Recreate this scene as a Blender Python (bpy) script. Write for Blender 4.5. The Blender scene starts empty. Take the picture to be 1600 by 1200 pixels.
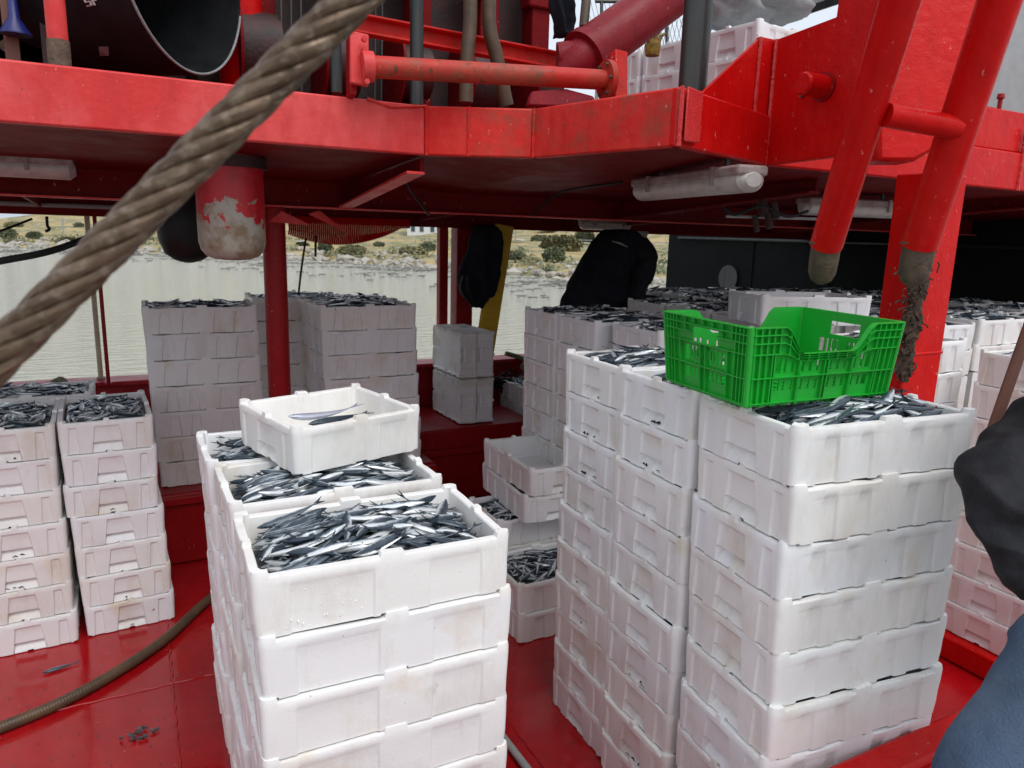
import bpy, bmesh, math, random
import numpy as np
from mathutils import Vector, Matrix, Euler, noise

sc = bpy.context.scene
R_ = math.radians
random.seed(7)

# ------------------------------------------------------------------ camera
F_PX, PITCH, ROLL, YAW, EYE = 1136.17, R_(11.47), R_(1.568), R_(27.395), 1.6042
_fw = np.array([math.sin(YAW)*math.cos(PITCH), math.cos(YAW)*math.cos(PITCH), -math.sin(PITCH)])
_rt = np.array([math.cos(YAW), -math.sin(YAW), 0.0])
_up = np.cross(_rt, _fw)
_R = math.cos(ROLL)*_rt + math.sin(ROLL)*_up
_U = -math.sin(ROLL)*_rt + math.cos(ROLL)*_up
cd = bpy.data.cameras.new('camera')
cd.sensor_width = 36.0
cd.lens = F_PX*36.0/1600.0
cd.clip_start = 0.05
cd.clip_end = 2000
cd.dof.use_dof = True
cd.dof.focus_distance = 2.0
cd.dof.aperture_fstop = 9.0
cam = bpy.data.objects.new('camera', cd)
sc.collection.objects.link(cam)
m = Matrix.Identity(4)
for i in range(3):
    m[i][0], m[i][1], m[i][2] = _R[i], _U[i], -_fw[i]
m[2][3] = EYE
cam.matrix_world = m
sc.camera = cam

# ------------------------------------------------------------------ world, sun, exposure
SUN_EL, SUN_AZ = R_(58), R_(168)     # azimuth measured clockwise from +Y: behind the camera, a little right
world = bpy.data.worlds.new('World')
sc.world = world
world.use_nodes = True
wn = world.node_tree.nodes
wl = world.node_tree.links
bg = wn['Background']
sky = wn.new('ShaderNodeTexSky')
sky.sky_type = 'NISHITA'
sky.sun_disc = False
sky.sun_elevation = SUN_EL
sky.sun_rotation = SUN_AZ
sky.air_density = 1.0
sky.dust_density = 6.0
sky.ozone_density = 1.0
hs = wn.new('ShaderNodeHueSaturation')
hs.inputs['Saturation'].default_value = 0.30
wl.new(sky.outputs[0], hs.inputs['Color'])
mx0 = wn.new('ShaderNodeMix'); mx0.data_type = 'RGBA'     # overcast: the cloud layer evens the sky out
mx0.inputs[0].default_value = 0.6
mx0.inputs[7].default_value = (5.3, 5.9, 6.7, 1)
wl.new(hs.outputs[0], mx0.inputs[6])
wl.new(mx0.outputs[2], bg.inputs[0])
bg.inputs[1].default_value = 0.15
sd = bpy.data.lights.new('sun', 'SUN')
sd.energy = 0.9
sd.angle = R_(35)
sd.color = (1.0, 0.99, 0.975)
sun = bpy.data.objects.new('sun', sd)
sc.collection.objects.link(sun)
sdir = Vector((math.sin(SUN_AZ)*math.cos(SUN_EL), math.cos(SUN_AZ)*math.cos(SUN_EL), math.sin(SUN_EL)))
sun.rotation_euler = sdir.to_track_quat('Z', 'Y').to_euler()
sc.view_settings.view_transform = 'Standard'
sc.view_settings.look = 'None'
sc.view_settings.gamma = 1.0
sc.view_settings.use_curve_mapping = False
sc.view_settings.exposure = 0.33

# ------------------------------------------------------------------ helpers
COL = sc.collection

def at(px, py, x=None, y=None, z=None, d=None):
    """a point on the sight line of a photograph pixel, at a real plane or distance"""
    r = _fw + _R*(px-800)/F_PX - _U*(py-600)/F_PX
    if z is not None: t = (z-EYE)/r[2]
    elif y is not None: t = y/r[1]
    elif x is not None: t = x/r[0]
    else: t = d
    return Vector((r[0]*t, r[1]*t, EYE+r[2]*t))

def tag(o, label=None, cat=None, group=None, kind=None):
    if label: o['label'] = label
    if cat: o['category'] = cat
    if group: o['group'] = group
    if kind: o['kind'] = kind
    return o

def empty(name, loc=(0, 0, 0), rz=0.0, **k):
    o = bpy.data.objects.new(name, None)
    o.empty_display_size = 0.1
    COL.objects.link(o)
    o.location = loc
    o.rotation_euler = (0, 0, rz)
    return tag(o, **k)

def link(name, me, parent=None, loc=None, rot=None, **k):
    o = bpy.data.objects.new(name, me)
    COL.objects.link(o)
    if parent: o.parent = parent
    if loc is not None: o.location = loc
    if rot is not None: o.rotation_euler = rot
    return tag(o, **k)

def frame(d, hint=None):
    d = Vector(d).normalized()
    h = Vector(hint) if hint is not None else (Vector((0, 0, 1)) if abs(d.z) < .95 else Vector((0, 1, 0)))
    a = h.cross(d)
    if a.length < 1e-6: a = Vector((1, 0, 0)).cross(d)
    a.normalize()
    b = d.cross(a)
    return a, b

class MB:
    def __init__(s): s.v, s.f, s.m = [], [], []
    def add(s, vs, fs, mi=0):
        n = len(s.v)
        s.v += [tuple(p) for p in vs]
        s.f += [tuple(i+n for i in f) for f in fs]
        s.m += [mi]*len(fs)
        return s
    def hexa(s, p, mi=0):
        return s.add(p, [(0, 3, 2, 1), (4, 5, 6, 7), (0, 1, 5, 4), (1, 2, 6, 5), (2, 3, 7, 6), (3, 0, 4, 7)], mi)
    def box(s, x0, x1, y0, y1, z0, z1, mi=0):
        return s.hexa([(x0, y0, z0), (x1, y0, z0), (x1, y1, z0), (x0, y1, z0),
                       (x0, y0, z1), (x1, y0, z1), (x1, y1, z1), (x0, y1, z1)], mi)
    def bar(s, a, b, w, h, hint=None, mi=0):
        a, b = Vector(a), Vector(b)
        u, v = frame(b-a, hint)
        u = u*w/2; v = v*h/2
        return s.hexa([a-u-v, a+u-v, a+u+v, a-u+v, b-u-v, b+u-v, b+u+v, b-u+v], mi)
    def tube(s, pts, r, seg=14, caps=True, mi=0, squash=1.0):
        pts = [Vector(p) for p in pts]
        n = len(pts)
        rr = r if isinstance(r, (list, tuple)) else [r]*n
        vs = []; u0 = None
        for i, p in enumerate(pts):
            d = pts[min(i+1, n-1)] - pts[max(i-1, 0)]
            if u0 is None: u, v = frame(d)
            else:
                dn = d.normalized()
                u = (u0 - dn*u0.dot(dn)).normalized(); v = dn.cross(u)
            u0 = u
            for k in range(seg):
                a = 2*math.pi*k/seg
                vs.append(p + u*math.cos(a)*rr[i] + v*math.sin(a)*rr[i]*squash)
        fs = []
        for i in range(n-1):
            for k in range(seg):
                k2 = (k+1) % seg
                fs.append((i*seg+k, i*seg+k2, (i+1)*seg+k2, (i+1)*seg+k))
        if caps:
            fs.append(tuple(reversed(range(seg))))
            fs.append(tuple((n-1)*seg+k for k in range(seg)))
        return s.add(vs, fs, mi)
    def prism(s, poly, off, mi=0):
        """flat polygon (3D points) extruded by vector off"""
        n = len(poly)
        off = Vector(off)
        a = [Vector(p) for p in poly]; b = [p+off for p in a]
        fs = [tuple(reversed(range(n))), tuple(range(n, 2*n))]
        for i in range(n):
            j = (i+1) % n
            fs.append((i, j, n+j, n+i))
        return s.add(a+b, fs, mi)
    def mesh(s, name, mats, smooth=35):
        me = bpy.data.meshes.new(name)
        me.from_pydata(s.v, [], s.f)
        for mt in (mats if isinstance(mats, (list, tuple)) else [mats]): me.materials.append(mt)
        me.polygons.foreach_set('material_index', s.m)
        bm = bmesh.new(); bm.from_mesh(me)
        bmesh.ops.recalc_face_normals(bm, faces=bm.faces)
        bm.to_mesh(me); bm.free()
        if smooth:
            me.polygons.foreach_set('use_smooth', [True]*len(me.polygons))
            me.set_sharp_from_angle(angle=R_(smooth))
        me.update()
        return me
    def build(s, name, mats, parent=None, smooth=35, bev=0, loc=None, rot=None, **k):
        o = link(name, s.mesh(name, mats, smooth), parent, loc, rot, **k)
        if bev:
            b = o.modifiers.new('bevel', 'BEVEL')
            b.width = bev; b.segments = 2; b.limit_method = 'ANGLE'; b.angle_limit = R_(40)
        return o

def curve_pts(ctrl, n=24):
    """Catmull-Rom through control points"""
    P = [Vector(p) for p in ctrl]
    P = [P[0]*2-P[1]] + P + [P[-1]*2-P[-2]]
    out = []
    for i in range(1, len(P)-2):
        for k in range(n):
            t = k/n
            a, b, c, d = P[i-1], P[i], P[i+1], P[i+2]
            out.append(0.5*((2*b)+(c-a)*t+(2*a-5*b+4*c-d)*t*t+(3*b-a-3*c+d)*t**3))
    out.append(P[-2])
    return out

# ------------------------------------------------------------------ materials
def nodes(name):
    mt = bpy.data.materials.new(name)
    mt.use_nodes = True
    nt = mt.node_tree
    return mt, nt, nt.nodes['Principled BSDF']

def N(nt, typ, **k):
    n = nt.nodes.new(typ)
    for a, b in k.items():
        if a.startswith('i_'):
            key = a[2:]
            n.inputs[int(key) if key.isdigit() else key.replace('_', ' ')].default_value = b
        else: setattr(n, a, b)
    return n

def noise_fac(nt, scale, lo, hi, detail=6, rough=.6, stretch=None, coord='Object', shift=None):
    tc = N(nt, 'ShaderNodeTexCoord')
    src = tc.outputs[coord]
    if stretch or shift is not None:
        mp = N(nt, 'ShaderNodeMapping')
        if stretch: mp.inputs['Scale'].default_value = stretch
        nt.links.new(src, mp.inputs['Vector'])
        if shift is not None: nt.links.new(shift, mp.inputs['Location'])
        src = mp.outputs[0]
    nz = N(nt, 'ShaderNodeTexNoise', i_Scale=scale, i_Detail=detail, i_Roughness=rough)
    nt.links.new(src, nz.inputs['Vector'])
    mr = N(nt, 'ShaderNodeMapRange', i_1=lo, i_2=hi)
    nt.links.new(nz.outputs['Fac'], mr.inputs[0])
    return mr.outputs[0], nz.outputs['Fac']

def mixc(nt, fac, a, b):
    mx = N(nt, 'ShaderNodeMix', data_type='RGBA')
    if isinstance(fac, float): mx.inputs[0].default_value = fac
    else: nt.links.new(fac, mx.inputs[0])
    for idx, c in ((6, a), (7, b)):
        if isinstance(c, tuple): mx.inputs[idx].default_value = (*c, 1)
        else: nt.links.new(c, mx.inputs[idx])
    return mx.outputs[2]

def bumpn(nt, b, h, dist, strength=1.0):
    bp = N(nt, 'ShaderNodeBump', i_Distance=dist, i_Strength=strength)
    nt.links.new(h, bp.inputs['Height'])
    nt.links.new(bp.outputs[0], b.inputs['Normal'])

def plain(name, c, rough=.6, metal=0.0, c2=None, scale=8, bump=0.0, bscale=60, spec=.5, stretch=None):
    mt, nt, b = nodes(name)
    b.inputs['Roughness'].default_value = rough
    b.inputs['Metallic'].default_value = metal
    b.inputs['Specular IOR Level'].default_value = spec
    f, _ = noise_fac(nt, scale, .35, .68, stretch=stretch)
    c2 = c2 or tuple(v*.72 for v in c)
    nt.links.new(mixc(nt, f, c, c2), b.inputs['Base Color'])
    if bump:
        _, h = noise_fac(nt, bscale, 0, 1, detail=4)
        bumpn(nt, b, h, bump)
    return mt

def paint(name, base, faded, fade=(.45, .65), spec=.22, grime=None, glim=(.62, .72), rust=(.70, .74), rough=(.28, .5), wet=False, stretch=None):
    """painted steel: brushed enamel that has faded in patches, with grime and rust spots"""
    mt, nt, b = nodes(name)
    b.inputs['Specular IOR Level'].default_value = spec
    f1, _ = noise_fac(nt, 3.2, *fade, detail=8, rough=.65, stretch=stretch)
    c = mixc(nt, f1, base, faded)
    fs, hb = noise_fac(nt, 26, .42, .75, detail=5, stretch=(1, 1, .25))
    dk = tuple(v*.72 for v in base)
    c = mixc(nt, fs, c, mixc(nt, .55, c, dk))
    if grime:
        f2, _ = noise_fac(nt, 5.5, *glim, detail=9, rough=.72)
        c = mixc(nt, f2, c, grime)
    f3, _ = noise_fac(nt, 38, *rust, detail=4, rough=.6)
    c = mixc(nt, f3, c, (.13, .045, .025))
    f5, _ = noise_fac(nt, 64, .655, .69, detail=5, rough=.7, stretch=(1, 1, .5))
    c = mixc(nt, f5, c, mixc(nt, .6, faded, (.62, .30, .27)))
    f6, _ = noise_fac(nt, 14, .715, .73, detail=6, rough=.7)
    c = mixc(nt, f6, c, (.07, .03, .022))
    nt.links.new(c, b.inputs['Base Color'])
    fr, _ = noise_fac(nt, 7, .3, .7)
    mr = N(nt, 'ShaderNodeMapRange', i_3=rough[0], i_4=rough[1])
    nt.links.new(fr, mr.inputs[0])
    nt.links.new(mr.outputs[0], b.inputs['Roughness'])
    _, h = noise_fac(nt, 34, 0, 1, detail=7, rough=.6)
    bumpn(nt, b, h, .004 if not wet else .0008, .6)
    return mt

M = {}
M['red'] = paint('red_paint', (.54, .0042, .0038), (.61, .015, .011), fade=(.5, .72), rough=(.22, .42), spec=.14)
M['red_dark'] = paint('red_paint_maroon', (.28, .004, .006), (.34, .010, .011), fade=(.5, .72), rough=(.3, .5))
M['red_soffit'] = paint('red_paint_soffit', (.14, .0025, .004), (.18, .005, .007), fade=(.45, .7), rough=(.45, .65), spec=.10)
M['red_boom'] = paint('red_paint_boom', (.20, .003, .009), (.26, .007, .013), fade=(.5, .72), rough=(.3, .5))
M['red_faded'] = paint('red_paint_faded', (.60, .036, .034), (.68, .088, .084), fade=(.40, .64), rough=(.34, .55))
M['red_grimy'] = paint('red_paint_grimy', (.57, .012, .008), (.62, .038, .028), fade=(.42, .62), grime=(.24, .06, .036), glim=(.50, .72), rough=(.35, .6))
M['red_rail'] = paint('red_paint_rusty_rail', (.54, .018, .014), (.36, .060, .036), fade=(.44, .62), grime=(.17, .07, .04), glim=(.54, .68), rust=(.6, .7), rough=(.35, .6))
M['deck'] = paint('red_deck_paint', (.33, .0035, .0065), (.40, .010, .012), fade=(.42, .7), grime=(.15, .012, .012), glim=(.60, .78), rust=(.72, .75), rough=(.04, .22), wet=True, spec=.6)
M['bulwark'] = paint('red_bulwark_paint', (.34, .008, .016), (.50, .05, .055), fade=(.5, .7), rough=(.3, .5))
M['rust'] = plain('rusty_steel', (.16, .11, .075), .8, .2, c2=(.07, .05, .038), scale=30, bump=.004, bscale=90)
M['black'] = plain('black_rubber', (.006, .007, .008), .5, c2=(.014, .015, .016), scale=10, bump=.001, spec=.25)
M['blacksteel'] = plain('black_steel', (.030, .034, .034), .35, .5, c2=(.06, .06, .055), scale=12, stretch=(1, 1, .2))
M['darkmach'] = plain('dark_machinery', (.022, .014, .013), .6, .2, c2=(.05, .012, .012), scale=14, bump=.003)
M['grey'] = plain('grey_paint', (.32, .33, .33), .55, c2=(.25, .26, .26))
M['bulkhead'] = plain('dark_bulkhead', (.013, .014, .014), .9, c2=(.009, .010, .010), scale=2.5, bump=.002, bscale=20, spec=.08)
M['white_plastic'] = plain('lamp_plastic', (.55, .53, .50), .35, c2=(.38, .34, .31), scale=18)
M['lamp_tray'] = plain('lamp_tray', (.36, .30, .28), .5, c2=(.20, .12, .11), scale=22)
M['cream'] = plain('cream_cloth', (.55, .50, .38), .85, c2=(.36, .32, .23), scale=9, bump=.004, bscale=18)
M['cloth_black'] = plain('black_cloth', (.008, .009, .014), .9, c2=(.016, .017, .024), scale=20, bump=.006, bscale=22, spec=.15)
M['cloth_dark'] = plain('dark_jacket_cloth', (.009, .009, .011), .75, c2=(.020, .020, .023), scale=14, bump=.006, bscale=24, spec=.2)
M['denim'] = plain('blue_denim', (.060, .098, .165), .9, c2=(.13, .18, .25), scale=4, bump=.006, bscale=180, spec=.15)
M['skin'] = plain('skin', (.48, .27, .19), .5, c2=(.42, .22, .15), scale=9)
M['hair'] = plain('dark_hair', (.02, .015, .012), .6)
M['yellow'] = plain('yellow_plastic', (.80, .50, .02), .45, c2=(.74, .43, .02), scale=6)
M['ochre'] = plain('ochre_glove', (.34, .20, .02), .8, c2=(.06, .04, .01), scale=30)
M['wood'] = plain('brown_wood', (.20, .075, .045), .5, c2=(.13, .05, .03), scale=12, stretch=(1, 1, .1))
M['rope_green'] = plain('green_rope', (.10, .13, .075), .9, c2=(.24, .24, .17), scale=60, bump=.003)
M['weed'] = plain('brown_rope_debris', (.060, .034, .018), .9, c2=(.022, .013, .008), scale=40, bump=.003)
M['tarp'] = plain('grey_sack', (.30, .31, .31), .7, c2=(.20, .21, .22), scale=6, bump=.01, bscale=14)
M['blue'] = plain('blue_plastic', (.015, .02, .16), .4)
M['carton'] = plain('cream_carton', (.42, .38, .28), .8, c2=(.34, .30, .21))
M['concrete'] = plain('quay_concrete', (.34, .33, .31), .85, c2=(.26, .25, .235), scale=1.5, bump=.004)
M['hose'] = plain('brown_hose', (.105, .062, .033), .5, c2=(.060, .040, .024), scale=16, bump=.001)
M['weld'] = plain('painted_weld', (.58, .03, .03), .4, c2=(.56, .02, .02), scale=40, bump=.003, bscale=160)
M['white_paint'] = plain('white_paint', (.74, .75, .74), .6)
M['glass'] = plain('dark_window_glass', (.05, .07, .09), .1)
M['asphalt'] = plain('asphalt', (.16, .16, .165), .85, scale=.6)
M['tyre'] = plain('tyre_rubber', (.02, .02, .02), .8)
M['bark'] = plain('bark', (.09, .065, .045), .9)

# peeled paint: red flaking off grey primer with rusty stains
mt, nt, b = nodes('peeled_red_paint')
tcn = N(nt, 'ShaderNodeTexCoord'); sp = N(nt, 'ShaderNodeSeparateXYZ'); nt.links.new(tcn.outputs['Object'], sp.inputs[0])
nz = N(nt, 'ShaderNodeTexNoise', i_Scale=11.0, i_Detail=7.0, i_Roughness=.62); nt.links.new(tcn.outputs['Object'], nz.inputs['Vector'])
ma = N(nt, 'ShaderNodeMath', operation='MULTIPLY_ADD', i_1=-2.2, i_2=.45); nt.links.new(sp.outputs[2], ma.inputs[0])
ad = N(nt, 'ShaderNodeMath', operation='ADD'); nt.links.new(ma.outputs[0], ad.inputs[0]); nt.links.new(nz.outputs['Fac'], ad.inputs[1])
mrn = N(nt, 'ShaderNodeMapRange', i_1=.60, i_2=.62); nt.links.new(ad.outputs[0], mrn.inputs[0])
fr_, _ = noise_fac(nt, 16, .45, .6, detail=6)
prim = mixc(nt, fr_, (.36, .32, .27), (.22, .15, .085))
redc = mixc(nt, fr_, (.45, .006, .014), (.34, .004, .012))
nt.links.new(mixc(nt, mrn.outputs[0], redc, prim), b.inputs['Base Color'])
b.inputs['Roughness'].default_value = .42
_, h_ = noise_fac(nt, 40, 0, 1); bumpn(nt, b, h_, .004, .6)
M['peeled'] = mt

# expanded polystyrene: fused white beads, yellowed and stained differently on every box
mt, nt, b = nodes('white_foam')
oi = N(nt, 'ShaderNodeObjectInfo')
cmb = N(nt, 'ShaderNodeCombineXYZ')
ml = N(nt, 'ShaderNodeMath', operation='MULTIPLY', i_1=40.0); nt.links.new(oi.outputs['Random'], ml.inputs[0])
for k in range(3): nt.links.new(ml.outputs[0], cmb.inputs[k])
rmp = N(nt, 'ShaderNodeMapRange', i_3=0.0, i_4=1.0); nt.links.new(oi.outputs['Random'], rmp.inputs[0])
c = mixc(nt, rmp.outputs[0], (.80, .805, .815), (.80, .785, .755))
f1, _ = noise_fac(nt, 6.0, .56, .74, detail=5, shift=cmb.outputs[0])
c = mixc(nt, f1, c, (.72, .65, .53))
f2, _ = noise_fac(nt, 9.0, .63, .80, detail=8, rough=.7, shift=cmb.outputs[0], stretch=(1, 1, .6))
c = mixc(nt, f2, c, (.56, .50, .44))
f3, _ = noise_fac(nt, 70, .73, .77, detail=3, shift=cmb.outputs[0])
c = mixc(nt, f3, c, (.44, .38, .33))
f4, _ = noise_fac(nt, 21, .735, .76, detail=5, shift=cmb.outputs[0])
c = mixc(nt, f4, c, (.50, .20, .15))
f5, _ = noise_fac(nt, 3.0, .50, .78, detail=9, rough=.75, shift=cmb.outputs[0], stretch=(1, 1, .35))
c = mixc(nt, f5, c, (.60, .56, .50))
nt.links.new(c, b.inputs['Base Color'])
b.inputs['Roughness'].default_value = .55
b.inputs['Specular IOR Level'].default_value = .35
tc = N(nt, 'ShaderNodeTexCoord')
vo = N(nt, 'ShaderNodeTexVoronoi', i_Scale=260.0); nt.links.new(tc.outputs['Object'], vo.inputs['Vector'])
nz2 = N(nt, 'ShaderNodeTexNoise', i_Scale=14.0, i_Detail=4.0); nt.links.new(tc.outputs['Object'], nz2.inputs['Vector'])
mad = N(nt, 'ShaderNodeMath', operation='MULTIPLY_ADD', i_1=5.0); nt.links.new(nz2.outputs['Fac'], mad.inputs[0]); nt.links.new(vo.outputs['Distance'], mad.inputs[2])
bumpn(nt, b, mad.outputs[0], .0005, .5)
M['foam'] = mt

# fish skin: steel blue back, silver flank; the attribute runs from belly (-1) to back (+1)
mt, nt, b = nodes('fish_skin')
av = N(nt, 'ShaderNodeAttribute', attribute_name='dors')
nf = N(nt, 'ShaderNodeTexNoise', i_Scale=90.0, i_Detail=3.0)
tcf = N(nt, 'ShaderNodeTexCoord'); nt.links.new(tcf.outputs['Object'], nf.inputs['Vector'])
sm = N(nt, 'ShaderNodeMath', operation='MULTIPLY_ADD', i_1=.55); nt.links.new(nf.outputs['Fac'], sm.inputs[0])
sm2 = N(nt, 'ShaderNodeMath', operation='SUBTRACT', i_1=.17); nt.links.new(av.outputs['Fac'], sm2.inputs[0]); nt.links.new(sm2.outputs[0], sm.inputs[2])
rp = N(nt, 'ShaderNodeValToRGB')
nt.links.new(sm.outputs[0], rp.inputs[0])
e = rp.color_ramp.elements
e[0].position = .0; e[0].color = (.72, .73, .72, 1)
e[1].position = 1.0; e[1].color = (.030, .045, .062, 1)
for p_, c_ in ((.38, (.62, .66, .68, 1)), (.52, (.28, .33, .37, 1)), (.64, (.085, .115, .140, 1))):
    q = rp.color_ramp.elements.new(p_); q.color = c_
nt.links.new(rp.outputs[0], b.inputs['Base Color'])
b.inputs['Metallic'].default_value = .30
b.inputs['Roughness'].default_value = .27
bumpn(nt, b, nf.outputs['Fac'], .0006, .5)
M['fish'] = mt
M['fish_eye'] = plain('fish_eye', (.005, .005, .006), .15)
M['fish_bed'] = plain('wet_fish_bed', (.05, .055, .06), .3, .3, c2=(.12, .13, .14), scale=40, bump=.006, bscale=60)
M['fish_pale'] = plain('pale_fish_skin', (.52, .55, .62), .25, .35, c2=(.30, .32, .42), scale=20)

# green plastic
mt, nt, b = nodes('green_plastic')
f1, _ = noise_fac(nt, 7, .4, .7)
nt.links.new(mixc(nt, f1, (.007, .39, .028), (.018, .29, .030)), b.inputs['Base Color'])
b.inputs['Roughness'].default_value = .36
b.inputs['Transmission Weight'].default_value = 0
M['green'] = mt

# braided steel rope
mt, nt, b = nodes('steel_wire_rope')
f1, _ = noise_fac(nt, 45, .35, .65)
f2, _ = noise_fac(nt, 120, .5, .7)
c = mixc(nt, f1, (.150, .098, .062), (.080, .050, .030))
nt.links.new(mixc(nt, f2, c, (.24, .18, .13)), b.inputs['Base Color'])
b.inputs['Roughness'].default_value = .36
b.inputs['Metallic'].default_value = .5
M['wire'] = mt

# water
mt, nt, b = nodes('harbour_water')
b.inputs['Base Color'].default_value = (.37, .36, .29, 1)
b.inputs['Roughness'].default_value = .07
b.inputs['IOR'].default_value = 1.33
_, h1 = noise_fac(nt, 1.6, 0, 1, detail=5, rough=.55, stretch=(.8, 2.2, 1))
bumpn(nt, b, h1, .30, 1.0)
M['water'] = mt

# dry hillside: straw grass, green scrub, pale rock
mt, nt, b = nodes('scrub_ground')
f1, _ = noise_fac(nt, .16, .42, .58, detail=8)
c = mixc(nt, f1, (.40, .29, .12), (.17, .165, .07))
f2, _ = noise_fac(nt, .5, .56, .66, detail=8)
c = mixc(nt, f2, c, (.40, .37, .32))
f3, _ = noise_fac(nt, 1.4, .5, .7, detail=6)
c = mixc(nt, f3, c, (.10, .10, .055))
nt.links.new(c, b.inputs['Base Color'])
b.inputs['Roughness'].default_value = .95
M['hill'] = mt
M['rock'] = plain('pale_rock', (.40, .37, .32), .9, c2=(.24, .22, .18), scale=.8)
M['debris'] = plain('drift_debris', (.075, .072, .062), .85, c2=(.24, .23, .21), scale=.9)
M['leaf'] = plain('scrub_leaves', (.105, .120, .060), .9, c2=(.065, .078, .040), scale=.7)
M['leaf2'] = plain('olive_leaves', (.19, .17, .080), .9, c2=(.12, .12, .060), scale=.7)

# ------------------------------------------------------------------ the setting
HATCH = .36
deck = MB()
deck.box(-4.5, 7.0, .86, 4.72, -.06, 0)
deck.build('boat_deck', M['deck'], smooth=0, kind='structure', label='glossy wet red steel deck of the boat')
dk = COL.objects['boat_deck']
for x in (-1.15, .02, 1.02, 2.15):
    P = [Vector((x+.002*math.sin(k*1.7), .9+k*.02, .001)) for k in range(186)]
    MB().tube(P, [.0045*(.7+.6*random.random()) for _ in P], 6).build('weld_seam', M['deck'], dk)
P = [Vector((-3+k*.02, 2.62+.002*math.sin(k*1.3), .001)) for k in range(320)]
MB().tube(P, [.0045*(.7+.6*random.random()) for _ in P], 6).build('weld_seam', M['deck'], dk)
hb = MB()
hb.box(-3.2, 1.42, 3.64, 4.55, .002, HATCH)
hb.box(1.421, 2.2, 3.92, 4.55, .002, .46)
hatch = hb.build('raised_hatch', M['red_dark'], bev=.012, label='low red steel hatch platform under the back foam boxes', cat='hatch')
lip = MB(); lip.box(-3.2, 1.42, 3.61, 3.638, HATCH-.05, HATCH-.01); lip.build('edge_strip', M['red_dark'], hatch, bev=.006)
lip = MB(); lip.box(1.44, 2.2, 3.895, 3.918, .30, .34); lip.build('edge_strip', M['red_dark'], hatch, bev=.006)

hull = MB(); hull.box(-4.5, 7, .84, 4.74, -1.5, -.07); hull.build('boat_hull', M['red_dark'], smooth=0, kind='structure', label='red hull of the fishing boat below deck')
quay = MB(); quay.box(-25, 25, -14, .62, -2.2, -.08); quay.build('quay', M['concrete'], smooth=0, kind='structure')
WATER = -1.2
sea = MB(); sea.add([(-900, -900, WATER), (900, -900, WATER), (900, 900, WATER), (-900, 900, WATER)], [(0, 1, 2, 3)])
sea.build('harbour_water', M['water'], smooth=0, kind='structure')

# far bulwark with its flat rail, near bulwark with round-edged rail
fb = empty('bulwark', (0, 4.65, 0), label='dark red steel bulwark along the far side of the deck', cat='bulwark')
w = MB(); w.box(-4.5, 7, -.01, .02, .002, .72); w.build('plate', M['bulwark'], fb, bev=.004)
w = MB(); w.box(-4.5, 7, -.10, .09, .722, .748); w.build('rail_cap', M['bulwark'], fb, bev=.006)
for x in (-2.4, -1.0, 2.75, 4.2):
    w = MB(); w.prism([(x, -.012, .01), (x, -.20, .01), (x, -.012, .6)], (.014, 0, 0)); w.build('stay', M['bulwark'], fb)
nb = empty('bulwark', (0, .88, 0), label='bright red rail of the near bulwark in the bottom right corner', cat='bulwark')
w = MB(); w.box(-4.5, 7, -.012, .012, .002, .44); w.build('plate', M['red'], nb)
w = MB(); w.box(-4.5, 7, -.045, .045, .442, .475); w.build('rail_cap', M['red'], nb, bev=.014)
w = MB(); w.tube([(-4.5, -.055, .452), (7, -.055, .452)], .014, 10); w.build('rubbing_bar', M['red'], nb)

# bulkhead wall at the end of the shelter deck, with the coaming the last stacks stand on
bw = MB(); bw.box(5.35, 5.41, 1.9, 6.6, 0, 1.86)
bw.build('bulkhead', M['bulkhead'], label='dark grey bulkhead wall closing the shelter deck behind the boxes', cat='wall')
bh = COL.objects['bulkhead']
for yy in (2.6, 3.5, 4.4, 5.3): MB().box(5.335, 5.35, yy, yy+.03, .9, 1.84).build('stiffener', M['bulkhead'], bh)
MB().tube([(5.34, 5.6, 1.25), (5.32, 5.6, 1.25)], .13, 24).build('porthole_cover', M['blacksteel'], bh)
MB().tube([(5.32, 2.0, 1.62), (5.32, 6.4, 1.64)], .014, 8).build('conduit', M['blacksteel'], bh)
cm = MB(); cm.box(2.76, 6.2, 1.0, 1.64, .003, .10); 
cm.build('coaming', M['red'], bev=.01, label='low red coaming under the boxes at the right edge', cat='coaming')

# ------------------------------------------------------------------ upper deck over the working deck
ZB, ZT = 1.85, 2.0
ud = empty('upper_deck', (0, 0, 0), label='red steel upper deck with faded front edge roofing the boxes', cat='upper deck')
FP = [(-4.5, 2.28), (.85, 2.28), (1.15, 2.12), (1.3, 1.595), (1.83, 1.79), (6.6, 1.97)]
fm = ['red_faded', 'red_grimy', 'red_grimy', 'red', 'red']
for i in range(5):
    (x0, y0), (x1, y1) = FP[i], FP[i+1]
    d = Vector((x1-x0, y1-y0, 0)).normalized(); n = Vector((-d.y, d.x, 0))*.03
    a, c = Vector((x0, y0, 0)), Vector((x1, y1, 0))
    if i: a += d*.001
    c -= d*.001
    s = MB()
    s.hexa([a+Vector((0, 0, ZB)), c+Vector((0, 0, ZB)), c+n+Vector((0, 0, ZB)), a+n+Vector((0, 0, ZB)),
            a+Vector((0, 0, ZT)), c+Vector((0, 0, ZT)), c+n+Vector((0, 0, ZT)), a+n+Vector((0, 0, ZT))])
    s.build('edge_plate', M[fm[i]], ud, bev=.006)
def soff(y): return 1.853 if y < 3 else 1.742
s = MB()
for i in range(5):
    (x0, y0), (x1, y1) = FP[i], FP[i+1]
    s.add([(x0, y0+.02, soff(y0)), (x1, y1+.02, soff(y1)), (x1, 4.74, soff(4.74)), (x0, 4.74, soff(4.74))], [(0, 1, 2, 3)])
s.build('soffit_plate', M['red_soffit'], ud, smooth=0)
s = MB()
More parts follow.
